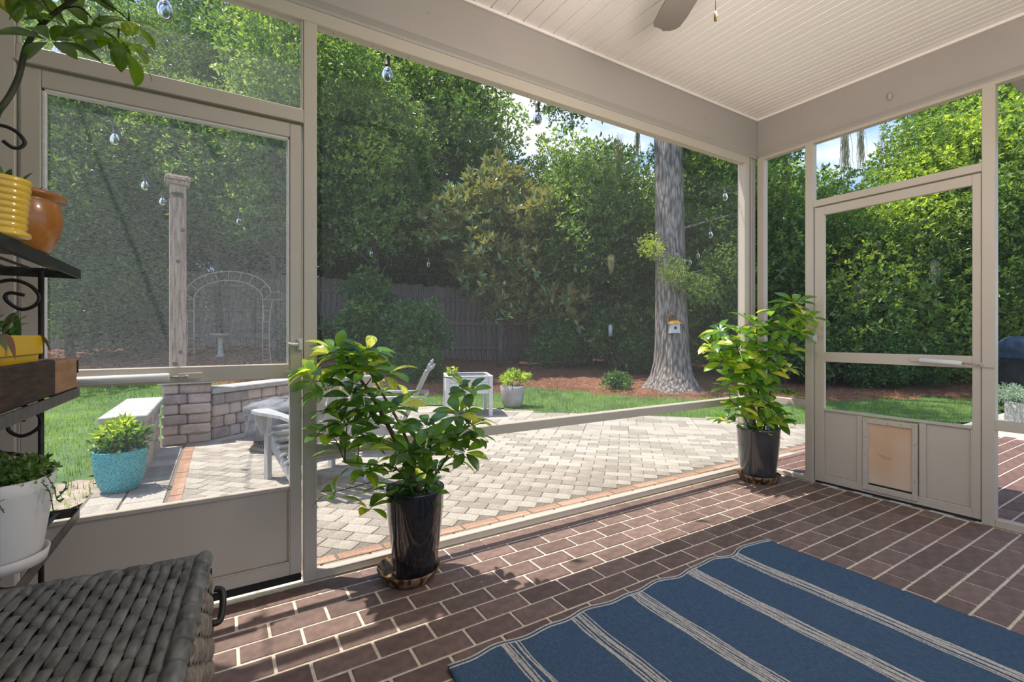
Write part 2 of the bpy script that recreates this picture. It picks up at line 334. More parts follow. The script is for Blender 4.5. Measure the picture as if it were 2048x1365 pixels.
bar(wf, 'corner_bead', 3.728, 3.742, YA+.004, YA+.012, 0, 2.57, M_BEAM)
def screen(parent, m, a, b):
    if abs(a[0]-b[0]) < .001: vs = [(a[0], a[1], a[2]), (a[0], b[1], a[2]), (a[0], b[1], b[2]), (a[0], a[1], b[2])]
    else: vs = [(a[0], a[1], a[2]), (b[0], a[1], a[2]), (b[0], a[1], b[2]), (a[0], a[1], b[2])]
    return obj('insect_screen', MB().add(vs, [(0, 1, 2, 3)]), m, parent)
w1 = sempty('window_1', 'screened transom above the left screen door', 'window')
YS = YA+.030
screen(w1, M_SCR_HAZE, (-.597, YS, 2.108), (.316, YS, 2.505))
bar(w1, 'spline_edge', .306, .316, YA+.004, YA+.02, 2.108, 2.505); bar(w1, 'spline_edge', -.597, -.585, YA+.004, YA+.02, 2.108, 2.505)
w2 = sempty('window_2', 'wide screened opening onto the patio, above and below its mid rail', 'window')
screen(w2, M_SCR, (.372, YS, .605), (3.632, YS, 2.505)); screen(w2, M_SCR, (.372, YS, .037), (3.632, YS, .551))
# left screen door
dA = sempty('door_1', 'left screen door with a solid white kick panel', 'door')
y0, y1 = YA+.008, YA+.038
bar(dA, 'stile', -.588, -.535, y0, y1, .045, 2.036); bar(dA, 'stile', .261, .309, y0, y1, .045, 2.036)
bar(dA, 'top_rail', -.535, .261, y0, y1, 1.974, 2.036); bar(dA, 'mid_rail', -.535, .261, y0, y1, .913, .977)
bar(dA, 'bottom_rail', -.535, .261, y0, y1, .045, .105); bar(dA, 'kick_panel', -.535, .261, y0+.010, y1-.006, .105, .425)
bar(dA, 'panel_cap', -.535, .261, y0+.002, y1, .420, .440)
bar(dA, 'bead', -.537, .263, y0-.003, y0+.004, .101, .107); bar(dA, 'bead', .255, .262, y0-.003, y0+.004, .107, .42)
bar(dA, 'glazing_bead', .251, .261, y0+.004, y1-.004, .977, 1.974, M_PWHITE); bar(dA, 'glazing_bead', -.535, -.523, y0+.004, y1-.004, .977, 1.974, M_PWHITE); bar(dA, 'glazing_bead', -.535, .261, y0+.004, y1-.004, 1.962, 1.974, M_PWHITE)
screen(dA, M_SCR_HAZE, (-.535, YS-.006, .977), (.261, YS-.006, 1.974)); screen(dA, M_SCR, (-.535, YS-.006, .440), (.261, YS-.006, .913))
bar(dA, 'gap_shade_strip', -.588, .309, y0+.006, y0+.012, .010, .048, M_BLACK)  # last strip: black colour for the shaded gap under the door
def latch(parent, M):
    mb = MB(); mb.box(-.010, .012, -.006, .004, -.026, .026, .002, M=M); mb.box(-.030, -.004, -.020, -.006, -.007, .007, .003, M=M)
    mb.box(-.006, .002, -.024, -.004, -.020, .020, .002, M=M); h = obj('latch', mb, M_PWHITE, parent)
    obj('lever', MB().tube([M @ Vector(p) for p in ((-.026, -.022, 0), (-.038, -.026, .001), (-.048, -.027, .004))], [.005, .0055, .006], 8), M_PWHITE, h)
latch(dA, Matrix.Translation((.300, YA, 1.062)))
def closer(parent, a, b, c, jamb, n):
    """pneumatic door closer: body a-b, rod b-c, screwed jamb bracket"""
    a, b, c, jamb, n = map(Vector, (a, b, c, jamb, n)); t = (b-a).normalized()
    h = obj('closer_tube', MB().tube([a, a+t*.004, b-t*.004, b], [.012, .0155, .0155, .012], 16), M_PWHITE, parent)
    obj('closer_rod', MB().tube([b, c], .004, 8), M_SCREW, h)
    k = MB(); k.slab(c-t*.03+n*-.012, c+t*.05+n*-.012, .026, .004, up=n); k.tube([c+n*-.012, c+n*.006], .005, 8); obj('closer_bracket', k, M_WHITE, h)
    k = MB(); k.slab(a-t*.05-n*.012, a+t*.01-n*.012, .022, .004, up=n); obj('closer_bracket', k, M_WHITE, h)
closer(dA, (-.50, YA-.022, .937), (-.165, YA-.022, .940), (-.11, YA-.022, .940), None or (0, 0, 0), (0, -1, 0))
# right wall
wr = sempty('wall_right', 'white framed screen wall with the pet door side', 'wall')
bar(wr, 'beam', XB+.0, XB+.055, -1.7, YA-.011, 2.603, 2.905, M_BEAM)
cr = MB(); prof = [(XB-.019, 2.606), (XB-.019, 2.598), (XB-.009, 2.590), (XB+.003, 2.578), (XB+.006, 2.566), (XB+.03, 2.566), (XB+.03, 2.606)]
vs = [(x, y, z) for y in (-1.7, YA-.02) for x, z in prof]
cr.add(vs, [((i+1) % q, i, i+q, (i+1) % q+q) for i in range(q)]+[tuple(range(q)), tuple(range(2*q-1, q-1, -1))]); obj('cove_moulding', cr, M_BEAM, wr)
def barB(name, y0, y1, z0, z1, x0=XB, x1=XB+.055, m=None, parent=None): return bar(parent or wr, name, x0, x1, y0, y1, z0, z1, m)
barB('header_rail', -1.7, 2.203, 2.545, 2.568)
barB('corner_post', 2.203, 2.262, 0, 2.568); barB('door_post', 1.828, 1.885, 0, 2.55); barB('hinge_post', .848, .906, 0, 2.55)
barB('transom_rail', .906, 1.828, 2.064, 2.113); barB('sill_track', 1.885, 2.203, 0, .032); barB('sill_track', -1.7, .848, 0, .045)
barB('mid_rail', 1.885, 2.203, .556, .61); barB('mid_rail', -1.7, .848, .556, .61)
barB('far_post', -.35, -.29, 0, 2.55)
XS = XB+.03
w3 = sempty('window_3', 'narrow screened opening beside the corner', 'window')
screen(w3, M_SCRB, (XS, 1.885, .61), (XS, 2.203, 2.545)); screen(w3, M_SCRB, (XS, 1.885, .032), (XS, 2.203, .556))
w4 = sempty('window_4', 'screened transom above the pet door', 'window'); screen(w4, M_SCRB, (XS, .906, 2.113), (XS, 1.828, 2.545))
w5 = sempty('window_5', 'screened opening at the far right edge', 'window'); screen(w5, M_SCRB, (XS, -1.7, .61), (XS, .848, 2.545)); screen(w5, M_SCRB, (XS, -1.7, .045), (XS, .848, .556))
dB = sempty('door_2', 'right screen door with an amber pet flap', 'door')
x0, x1 = XB+.008, XB+.038
def bd(name, y0, y1, z0, z1, a=x0, b=x1, m=None): return bar(dB, name, a, b, y0, y1, z0, z1, m)
bd('stile', 1.755, 1.820, .02, 2.056); bd('stile', .910, .949, .02, 2.056); bd('top_rail', .949, 1.755, 1.993, 2.056)
bd('mid_rail', .949, 1.755, .908, .980); bd('panel_cap', .949, 1.755, .545, .562, x0-.004)
bd('kick_panel', 1.507, 1.755, .075, .545, x0+.012, x1-.008); bd('kick_panel', .949, 1.204, .075, .545, x0+.012, x1-.008)
bd('bottom_rail', .949, 1.755, .02, .075); bd('panel_stile', 1.510, 1.545, .075, .545); bd('panel_stile', 1.165, 1.200, .075, .545)
bd('corner_bead', .947, .956, .075, .545, x0-.002); bd('gap_shade_strip', .91, 1.82, .004, .022, x0+.006, x0+.012, M_BLACK)  # black strip stands in for the shaded gap below this door
screen(dB, M_SCRB, (XS-.006, .949, .980), (XS-.006, 1.755, 1.993)); screen(dB, M_SCRB, (XS-.006, .949, .562), (XS-.006, 1.755, .908))
pf = bar(dB, 'pet_door_frame', x0-.012, x0+.02, 1.204, 1.232, .040, .535); 
for a in ((1.479, 1.507, .04, .535), (1.232, 1.479, .500, .535), (1.232, 1.479, .040, .078)): bar(pf, 'frame_piece', x0-.012, x0+.02, *a)
bar(pf, 'pet_flap', x0+.002, x0+.005, 1.236, 1.475, .088, .498, M_AMBER, .001)
bar(pf, 'flap_sweep', x0-.001, x0+.004, 1.236, 1.475, .079, .090, M_BLACK, .001)
sq = MB(); import math as _m   # faint embossed scribble on the flap
pts = [(x0+.0012, 1.418-.0032*i, .292+.006*_m.sin(i*1.7)-.0006*i) for i in range(24)]
sq.tube(pts, .0009, 5); sq.tube([(x0+.0012, 1.408-.004*i, .276-.0004*i) for i in range(14)], .0007, 5)
obj('embossed_mark', sq, pm('flap_print', (.30, .17, .10), rough=.6), pf)
sc = MB()
for (yy, zz) in ((1.49, .518), (1.43, .52), (1.36, .519), (1.29, .518), (1.22, .519), (1.36, .508), (1.493, .40), (1.493, .28), (1.493, .16), (1.217, .40), (1.217, .28), (1.217, .16), (1.36, .052)):
    sc.lathe([(0, .0015), (.004, .001), (.0045, -.001)], 8, M=Matrix.Translation((x0-.012, yy, zz)) @ Matrix.Rotation(-PI/2, 4, 'Y'))
obj('screw_row', sc, M_SCREW, pf)
latch(dB, Matrix.Translation((XB, 1.812, 1.082)) @ Matrix.Rotation(-PI/2, 4, 'Z'))
closer(dB, (XB-.022, 1.19, .945), (XB-.022, .985, .935), (XB-.022, .90, .930), (0, 0, 0), (-1, 0, 0))
# crown strips between beam and ceiling
t1 = struct(obj('trim_1', MB().box(-.9, XB, YA-.024, YA-.011, 2.872, 2.889, .003), M_CEIL), None)
t2 = struct(obj('trim_2', MB().box(XB-.013, XB, -1.7, YA-.025, 2.872, 2.889, .003), M_CEIL), None)
# eave over the right wall and the neighbouring roof edge
ev = sempty('eave', 'white soffit edge outside the far corner of the porch', 'eave')
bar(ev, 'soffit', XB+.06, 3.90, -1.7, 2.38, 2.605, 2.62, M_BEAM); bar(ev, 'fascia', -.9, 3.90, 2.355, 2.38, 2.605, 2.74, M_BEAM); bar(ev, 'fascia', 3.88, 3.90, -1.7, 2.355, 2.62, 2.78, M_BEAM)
bar(ev, 'soffit', 3.905, 5.2, -1.7, .83, 2.60, 2.62, M_BEAM)
wl_ = struct(obj('wall_left', MB().box(-.95, -.90, -1.7, 2.37, 0, 2.95), M_BEAM))
sid = MB()
for k in range(19): sid.box(-.90, -.885, -1.7, YA-.03, .02+k*.15, .155+k*.15, .004)
obj('siding', sid, M_BEAM, wl_)
# ------------------------------------------------------------ floor of brown bricks in running bond
fl = struct(obj('floor', MB().box(-.95, 3.80, -1.7, 2.345, -.12, -.0035), M_GROUT))
BX, BY = .2063, .1078
def brickmesh(w, d, m, name='brick', j=0.0): return MB().box(-w/2, w/2, -d/2, d/2, -.04, 0, .0022).mesh(name, m)
bm = [brickmesh(BX-.011, BY-.011, M_BRICK) for _ in range(2)]; hm = brickmesh(BY-.011, .098, M_BRICK)
cand = []
for r in range(-1, 34):
    yc = 2.0376-r*BY+.0539
    if yc < -1.6: break
    off = 0 if r % 2 else BX/2
    for k in range(-18, 25):
        xc = 2.632+k*BX+off-BX/2 + (0 if r % 2 else 0)
        if not (-.88 < xc < XB-.0): continue
        cand.append((xc, yc, 0))
for k in range(-34, 12):
    xc = 2.597+k*BY+BY/2
    if -.88 < xc < XB-.02: cand.append((xc, 2.2035, 1))
def vis(x, y, z=0):
    d, l = toDL(x, y)
    if d < .3: return False
    px = 1024+945*l/d; py = 672+945*(CAMH-z)/d
    return -40 < px < 2090 and py < 1400
def under_rug(x, y): return .72 < x < 2.40 and y < 1.34
shown = [c for c in cand if vis(c[0], c[1]) and not under_rug(c[0], c[1]) and not (c[0] < -.02 and c[1] < 1.9)]
shown.sort(key=lambda c: toDL(c[0], c[1])[0]); keep = set(shown[:300]); rest = MB()
for c in cand:
    z = random.uniform(-.0012, .0012)
    if c in keep:
        x, y, h = c
        if x > XB-.10 and not h:
            link('brick', brickmesh(max(.03, (XB-.004-(x-(BX-.011)/2))), BY-.011, M_BRICK), fl, loc=((x-(BX-.011)/2+XB-.004)/2, y, z)) if x-(BX-.011)/2 < XB-.05 else None
        else: link('brick', hm if h else bm[random.random() < .5], fl, loc=(x, y, z), rot=(0, 0, random.uniform(-.004, .004)))
    elif c not in keep:
        x, y, h = c; w = (BY if h else BX)-.011; d = .098 if h else BY-.011
        rest.box(x-w/2, min(x+w/2, XB-.004), y-d/2, y+d/2, -.04, z, .0022) if x-w/2 < XB-.03 else None
o = obj('brick_field', rest, M_BRICK, fl); o['kind'] = 'stuff'
# outdoor brick landing: header strip under the front track, and the walk beyond the right wall
ld = struct(obj('brick_landing', MB().box(3.80, 7.45, -1.6, 2.345, -.14, -.026), M_GROUT), 'brown brick walk outside the pet door wall', 'paving')
ob = brickmesh(BX-.011, BY-.011, M_BRICK2); cand = []
for r in range(-1, 34):
    yc = 2.30-r*BY
    for k in range(0, 18):
        xc = 3.93+k*BX+(BX/2 if r % 2 else 0)
        if xc < 7.35 and yc > -1.55: cand.append((xc, yc))
cand.sort(key=lambda c: (0 if vis(*c) else 99)+toDL(*c)[0]); rest = MB()
for i, (x, y) in enumerate(cand):
    if i < 290: link('brick', ob, ld, loc=(x, y, -.022))
    else: rest.box(x-BX/2+.005, x+BX/2-.005, y-BY/2+.005, y+BY/2-.005, -.06, -.022, .002)
o = obj('brick_field', rest, M_BRICK2, ld); o['kind'] = 'stuff'
# ------------------------------------------------------------ patio
PZ = -.022
far = [(-.78, 3.55), (-.80, 6.05), (.2, 6.25), (.95, 6.95), (1.6, 7.35), (2.4, 7.45), (3.1, 7.05), (3.67, 6.30), (4.05, 5.50), (5.15, 4.65), (5.95, 3.85), (6.25, 3.1), (6.5, 2.40)]
poly = [(-.95, 2.36), (-.93, 3.3)] + far + [(6.5, 2.345), (-.95, 2.345)]
def inpoly(x, y, P):
    c = False; n = len(P); j = n-1
    for i in range(n):
        if (P[i][1] > y) != (P[j][1] > y) and x < (P[j][0]-P[i][0])*(y-P[i][1])/(P[j][1]-P[i][1])+P[i][0]: c = not c
        j = i
    return c
patio = struct(obj('patio', MB().prism(poly[::-1] if False else poly, -.16, PZ-.006), M_JOINT), 'cream paver patio outside the front screens', 'paving')
def clip_band(x, y): return y > 2.545 and not (x < -.27)
pv = []; mes = {}
def pmesh(w, l, m):
    k = (round(w, 3), round(l, 3), m.name)
    if k not in mes: mes[k] = MB().box(-l/2, l/2, -w/2, w/2, -.05, 0, .003).mesh('paver', m)
    return mes[k]
c45, s45 = math.cos(PI/4), math.sin(PI/4); U = .1035; NU, NV = 115, 130; occ = set(); SZS = ((2, 3), (3, 2), (2, 2), (3, 3), (2, 1), (3, 2), (2, 3), (1, 2))
def cellxy(i, j): u = -1.2+i*U; v = -7.2+j*U; return u*c45-v*s45, u*s45+v*c45
for j in range(NV):
    for i in range(NU):
        if (i, j) in occ: continue
        x, y = cellxy(i, j)
        if not (-.8 < x < 7 and 2.2 < y < 8): continue
        opts = list(SZS); random.shuffle(opts)
        for a, b in opts+[(2, 1), (1, 2), (1, 1)]:
            cs = [(i+p, j+q) for p in range(a) for q in range(b)]
            if not any(c in occ for c in cs):
                if any((i+a, j+q) not in occ and (i+a+1, j+q) in occ for q in range(b)): continue
                break
        else: a = b = 1; cs = [(i, j)]
        occ.update(cs); x, y = cellxy(i+a/2, j+b/2)
        if inpoly(x, y, poly) and x > -.26 and y > 2.56: pv.append((x, y, b*U, a*U, PI/4))
band = []
k = 0
while True:     # brown soldier band and cream edging parallel to the front track
    x = -.9+k*.235
    if x > 6.3: break
    band.append((x+.11, 2.500, .075, .228, 0, 1)); band.append((x+.03, 2.428, .062, .228, 0, 0)); k += 1
y = 2.60
while y < 5.85:  # the left brown band and its edging pavers
    band.append((-.262+.0, y+.08, .085, .158, PI/2, 1))
    y += .162
y = 2.60
while y < 5.80:
    band.append((-.44, y+.10, .235, .20, PI/2, 0)); band.append((-.665, y+.16, .20, .20, PI/2, 0)); y += .204
for a in [(.10, 5.90), (.24, 5.98), (.38, 6.10), (.52, 6.22), (.68, 6.34), (.84, 6.48)]: band.append((a[0], a[1], .10, .17, .7, 1))
allp = [(x, y, w, l, r, 0) for x, y, w, l, r in pv]+[(x, y, w, l, r, b) for x, y, w, l, r, b in band]
allp = [p for p in allp if inpoly(p[0], p[1], poly)]
allp.sort(key=lambda p: (0 if vis(p[0], p[1]) else 99)+toDL(p[0], p[1])[0]-.15*(p[3] > .2)); rest = MB(); restb = MB()
for i, (x, y, w, l, r, b) in enumerate(allp):
    z = PZ+random.uniform(-.0015, .0015)+(.004 if i >= 0 and abs(r-PI/4) > .01 else 0); r += random.uniform(-.006, .006)
    if i < 300: link('paver', pmesh(w-.006, l-.006, M_PAVERB if b else M_PAVER), patio, loc=(x, y, z), rot=(0, 0, r))
    else: (restb if b else rest).box(-l/2+.0025, l/2-.0025, -w/2+.0025, w/2-.0025, -.05, 0, .003, M=Matrix.Translation((x, y, z)) @ Matrix.Rotation(r, 4, 'Z'))
m_, nt_, p_, o_ = newmat('cream_paver_field')   # the far pavers share one mesh: colour varies per piece by position cells
g_ = nt_.nodes.new('ShaderNodeNewGeometry'); n1 = noise(nt_, 2.2, 3, .7); n2 = noise(nt_, 60, 3)
s_ = mathn(nt_, 'MULTIPLY_ADD', g_.outputs['Random Per Island'], .55); nt_.links.new(n1, s_.node.inputs[2]); s_ = mathn(nt_, 'SUBTRACT', s_, .27)
c_ = ramp(nt_, s_, [(.3, (.29, .25, .205)), (.5, (.365, .32, .26)), (.68, (.43, .385, .325))]); nt_.links.new(c_, p_.inputs['Base Color']); p_.inputs['Roughness'].default_value = .85
o = obj('paver_field', rest, m_, patio); o['kind'] = 'stuff'
o = obj('brown_paver_field', restb, M_PAVERB, patio); o['kind'] = 'stuff'
slab = struct(obj('concrete_slab', MB().box(7.46, 12.5, -1.5, 2.10, -.14, -.028, .004), M_CONC), 'pale concrete slab by the covered grill', 'paving')
# ============================================================ GARDEN GROUND
def fastmesh(name, V, F, m, fl=None, smooth=False):
    """V (n,3) array, F (k,c) array of equal sized faces, fl: per-face float"""
    V = np.asarray(V, dtype=np.float32); F = np.asarray(F, dtype=np.int32); k, c = F.shape
    me = D2.meshes.new(name); me.vertices.add(len(V)); me.vertices.foreach_set('co', V.ravel())
    me.loops.add(k*c); me.loops.foreach_set('vertex_index', F.ravel()); me.polygons.add(k)
    me.polygons.foreach_set('loop_start', np.arange(0, k*c, c, dtype=np.int32)); me.polygons.foreach_set('loop_total', np.full(k, c, dtype=np.int32))
    if smooth: me.polygons.foreach_set('use_smooth', np.ones(k, dtype=bool))
    if fl is not None:
        a = me.attributes.new('leafvar', 'FLOAT', 'FACE'); a.data.foreach_set('value', np.asarray(fl, dtype=np.float32))
    me.materials.append(m); me.update(calc_edges=True); return me
def hn(x, y, s=1.0):
    return .5*math.sin(x*1.7*s+1.3*math.sin(y*1.1*s))+.5*math.sin(y*2.3*s+1.9*math.sin(x*.9*s+2))
def gridmesh(name, d0, d1, l0, l1, step, zf, m, keepf=lambda d, l: True):
    nd = int((d1-d0)/step)+1; nl = int((l1-l0)/step)+1; V = []; F = []
    for i in range(nd):
        for j in range(nl):
            d = d0+i*step; l = l0+j*step; p = DL(d, l); V.append((p.x, p.y, zf(p.x, p.y, d, l)))
    for i in range(nd-1):
        for j in range(nl-1):
            if keepf(d0+(i+.5)*step, l0+(j+.5)*step):
                a = i*nl+j; F.append((a, a+1, a+nl+1, a+nl))
    return fastmesh(name, V, F, m, smooth=True)
def paved(x, y): return inpoly(x, y, poly) or (y < (2.4 if x < 7.46 else 2.14) and 3.7 < x < 12.6) or (-1.05 < x < 3.9 and y < 2.4)
def lawnz(x, y, d, l):
    z = ground(x, y); return z-.12 if paved(x, y) else z
lawn = struct(link('lawn', gridmesh('lawn', -14, 34, -30, 30, .5, lambda x, y, d, l: ground(x, y)-.05-(.12 if (-2 < x < 10 and y < 7.6 and y > -3) else 0)-max(0, d-18)*.0, M_GRASSG)), 'green lawn around the patio', 'lawn')
lawn2 = link('lawn_edge', gridmesh('lawn_edge', .5, 11, -12, 11, .22, lambda x, y, d, l: ground(x, y)-.012+.012*hn(x, y, 3), M_GRASSG, lambda d, l: not paved(*DL(d, l).xy)), lawn)
def bed_edge(l):
    xs = [-14, -8, -5, -2.5, -.5, .8, 2.4, 4.2, 5.8, 7.8, 12]; ys = [9.6, 9.3, 8.9, 8.5, 8.9, 9.3, 8.35, 8.1, 8.0, 8.3, 8.8]
    return float(np.interp(l, xs, ys))+.10*math.sin(l*2.1)+.06*math.sin(l*5.3)
bed = struct(link('mulch_bed', gridmesh('mulch_bed', 7.6, 16, -16, 14, .14, lambda x, y, d, l: ground(x, y)+.045*clamp((d-bed_edge(l))/.5, -1, 1)+.018*hn(x, y, 4)+.012*hn(x, y, 11), M_MULCH)), 'reddish pine straw bed in front of the fence', 'ground')
# grass blades and pine needles: uncountable, one object each
def blades(name, n, h, w, m, region, lay=0.0, tilt=.5):
    d = rng.uniform(region[0], region[1], n)**1.0; l = rng.uniform(region[2], region[3], n); V = []; F = []; A = []; c = 0
    for i in range(n):
        if abs(l[i]) > 1.16*d[i]+.3: continue
        p = DL(d[i], l[i]); x, y = p.x, p.y; be = bed_edge(l[i])
        if lay:
            if d[i] < be-.12+.1*rng.random(): continue
        elif d[i] > be+.02 or paved(x, y) or (-.95 < x < 1.6 and 4.4 < y < 7.6 and y > 5.6+.8*x-.1): continue
        z = ground(x, y) + (.05 if lay else -.012); a = rng.random()*6.283; hh = h*(.5+rng.random())
        if lay: hh *= 1; ux, uy, uz = math.cos(a), math.sin(a), rng.uniform(-.1, .35)
        else:
            t = rng.random()*tilt; ux, uy, uz = math.cos(a)*t, math.sin(a)*t, 1
        b = a+1.57; wx, wy = math.cos(b)*w, math.sin(b)*w
        V += [(x-wx, y-wy, z), (x+wx, y+wy, z), (x+ux*hh, y+uy*hh, z+uz*hh)]; F.append((c, c+1, c+2)); c += 3; A.append(.5+.28*hn(x, y, 1.3)+rng.uniform(-.25, .25))
    return link(name, fastmesh(name, V, F, m, A))
M_BLADE = leafmat('grass_blade', [(.1, (.07, .14, .02)), (.5, (.15, .28, .045)), (.85, (.30, .42, .09))], .45, .6)
M_NEEDLE = leafmat('pine_needle', [(.1, (.16, .07, .035)), (.5, (.34, .16, .085)), (.9, (.55, .32, .2))], .1, .7)
g = blades('grass', 95000, .055, .004, M_BLADE, (1.8, 9.6, -8.5, 10.5)); tag(g, 'short bright green grass between the patio and the straw bed', 'grass', kind='stuff')
nd_ = blades('pine_straw', 60000, .16, .0035, M_NEEDLE, (7.9, 13, -11, 12), lay=1); tag(nd_, 'loose reddish pine straw needles under the shrubs', 'pine straw', kind='stuff')
dirt = struct(link('bare_soil', gridmesh('bare_soil', 2.0, 4.6, -4.4, -2.6, .1, lambda x, y, d, l: -.030+.006*hn(x, y, 9), M_DIRT, lambda d, l: (lambda q: -1.15+.12*hn(q.x, q.y, 5) < q.x < -.78 and 2.4 < q.y < 4.9)(DL(d, l)))), 'bare soil strip along the left patio edge', 'ground')

# ------------------------------------------------------------ fence
FA = DL(11.9, -9.6); FB = DL(13.7, 6.5); fdir = (FB-FA).normalized(); fn = Vector((fdir.y, -fdir.x, 0))
if fn.dot(Vector((0, 0, 0))-FA) < 0: fn = -fn     # towards the porch
fence = thing('board_fence', 'weathered grey brown board fence across the back of the garden', 'fence')
pls = [MB().box(-.066, .066, -.009, .009, 0, 1.98+.02*i, .004).mesh('plank', M_FENCE) for i in range(3)]
fa0 = -4.5; rz = math.atan2(fdir.y, fdir.x)
for i in range(176):
    p = FA+fdir*(fa0+i*.141); z = ground(p.x, p.y)-.04
    link('plank', pls[i % 3], fence, loc=(p.x, p.y, z+random.uniform(-.015, .015)), rot=(random.uniform(-.008, .008), 0, rz))
for k in range(10):
    a = FA+fdir*(fa0+k*2.48); b = FA+fdir*(fa0+(k+1)*2.48)
    for h in (.35, 1.0, 1.62):
        q1 = Vector((a.x, a.y, ground(a.x, a.y)+h))+fn*.03; q2 = Vector((b.x, b.y, ground(b.x, b.y)+h))+fn*.03
        obj('rail', MB().slab(q1, q2, .038, .09), M_FENCE, fence)
    c = a+fn*.03; z = ground(a.x, a.y); obj('post', MB().box(-.045, .045, -.045, .045, z-.1, z+2.02, .004, M=Matrix.Translation((c.x, c.y, 0)) @ Matrix.Rotation(rz, 4, 'Z')), M_FENCE, fence)
# neighbour house seen through the leaves
M_SIDE = pm('pale_siding', (.66, .64, .58), rough=.8); M_ROOFG = pm('pale_metal_roof', (.60, .61, .64), (.68, .69, .72), 3, .6); M_WIN = pm('house_window', (.05, .06, .07), rough=.2)
def house(label, d, l, w, dep, h, rz):
    p = gDL(d, l); t = thing('house', label, 'house', (p.x, p.y, p.z-.2), rz)
    mb = MB()
    for k in range(int(h/.2)): mb.box(-w/2-.012, w/2+.012, -dep/2-.012, dep/2+.012, k*.2, k*.2+.19, .01)
    obj('wall', mb, M_SIDE, t)
    rf = MB(); e = .4; rh = 1.9
    for s in (-1, 1): rf.add([(-w/2-e, s*(dep/2+e), h-.15), (w/2+e, s*(dep/2+e), h-.15), (w/2+e, 0, h+rh), (-w/2-e, 0, h+rh), (-w/2-e, s*(dep/2+e), h-.02), (w/2+e, s*(dep/2+e), h-.02), (w/2+e, 0, h+rh+.13), (-w/2-e, 0, h+rh+.13)], [(0,1,2,3),(4,5,6,7),(0,1,5,4),(0,3,7,4),(1,2,6,5)])
    obj('roof', rf, M_ROOFG, t)
    for k in range(3):
        x = -w/2+w*(k+.5)/3; f = obj('window', MB().box(x-.5, x+.5, -dep/2-.05, -dep/2, 1.4, 2.6, .01), M_SIDE, t); obj('pane', MB().box(x-.42, x+.42, -dep/2-.06, -dep/2-.045, 1.48, 2.52), M_WIN, f)
    return t
house('pale sided house with a light metal roof behind the fence', 21, -2.6, 9, 7, 3.5, YAW-PI/2)
house('pale house far behind the trees right of the oak', 24, 12.6, 9, 7, 4.2, YAW-PI/2-.3)

# ------------------------------------------------------------ foliage
def leafcloud(name, n, rad, L, Wd, m, shape=(1, 1, .8), shell=.5, up=.6, droop=0, cluster=0, csz=.16):
    """n folded leaves (two triangles each) in an ellipsoid; optional clusters of leaves on hidden twigs"""
    if cluster:
        nc = max(1, n//cluster); cd = rng.normal(size=(nc, 3)); cd /= np.linalg.norm(cd, axis=1)[:, None]; cr = (rng.random(nc)**(1/(1+2*shell)))[:, None]
        cen = cd*cr*rad*np.array(shape); idx = np.repeat(np.arange(nc), cluster); n = len(idx); C = cen[idx]
        dirs = rng.normal(size=(n, 3)); dirs[:, 2] += up; dirs /= np.linalg.norm(dirs, axis=1)[:, None]
        P = C+dirs*csz*.25*rng.random((n, 1)); base_out = cd[idx]
        dirs = dirs+base_out*.35
    else:
        cd = rng.normal(size=(n, 3)); cd /= np.linalg.norm(cd, axis=1)[:, None]; P = cd*(rng.random(n)**(1/(1+2*shell)))[:, None]*rad*np.array(shape)
        dirs = rng.normal(size=(n, 3))+cd*.4
    dirs[:, 2] -= droop; dirs /= np.linalg.norm(dirs, axis=1)[:, None]
    nr = rng.normal(size=(n, 3))*.55+np.array([0, 0, up]); side = np.cross(dirs, nr); side /= (np.linalg.norm(side, axis=1)[:, None]+1e-6); nr = np.cross(side, dirs)
    s = (L*(.65+.6*rng.random(n)))[:, None]; w = s*(Wd/L)
    A = P; B = P+dirs*s*.45+side*w*.5+nr*w*.18; Cc = P+dirs*s-nr*s*.1; E_ = P+dirs*s*.45-side*w*.5+nr*w*.18
    V = np.stack([A, B, Cc, E_], 1).reshape(-1, 3); i4 = np.arange(n)*4
    F = np.stack([np.stack([i4, i4+1, i4+2], 1), np.stack([i4, i4+2, i4+3], 1)], 1).reshape(-1, 3)
    v = rng.random(n)*.8+.1
    if cluster: v = .6*v+.4*np.repeat(rng.random(nc), cluster)
    return fastmesh(name, V, F, m, np.repeat(v, 2))
G_DARK = leafmat('dark_leaf', [(0, (.03, .07, .022)), (.45, (.065, .13, .035)), (.8, (.13, .22, .06)), (1, (.25, .34, .09))], .38, .30)
G_MID = leafmat('green_leaf', [(0, (.05, .10, .035)), (.45, (.12, .21, .06)), (.8, (.24, .36, .11)), (1, (.42, .50, .2))], .42, .30)
G_BRIGHT = leafmat('bright_leaf', [(0, (.12, .20, .04)), (.4, (.26, .38, .07)), (.75, (.44, .54, .12)), (1, (.62, .64, .22))], .48, .32)
G_MAG = leafmat('magnolia_leaf', [(0, (.15, .27, .12)), (.55, (.26, .42, .19)), (.78, (.38, .54, .25)), (.88, (.75, .7, .12)), (1, (.65, .32, .08))], .25, .2, back=(.22, .21, .09))
G_SHRUB = leafmat('shrub_leaf', [(0, (.035, .09, .035)), (.5, (.08, .18, .06)), (.85, (.17, .31, .11)), (1, (.35, .46, .17))], .34, .26)
G_MOSS = leafmat('spanish_moss', [(0, (.16, .17, .14)), (1, (.42, .42, .37))], .3, .9)
DARK = [leafcloud('dark_foliage', 3000, 1.3, .13, .06, G_DARK, cluster=6) for _ in range(2)]
MID = [leafcloud('green_foliage', 3000, 1.3, .125, .058, G_MID, cluster=6) for _ in range(2)]
BRI = [leafcloud('bright_foliage', 1700, 1.15, .105, .05, G_BRIGHT, cluster=6)]
LONG = [leafcloud('long_leaf_foliage', 700, .8, .20, .045, G_MID, cluster=12, up=.9), leafcloud('long_leaf_foliage', 500, .55, .20, .045, G_BRIGHT, cluster=12, up=.9)]
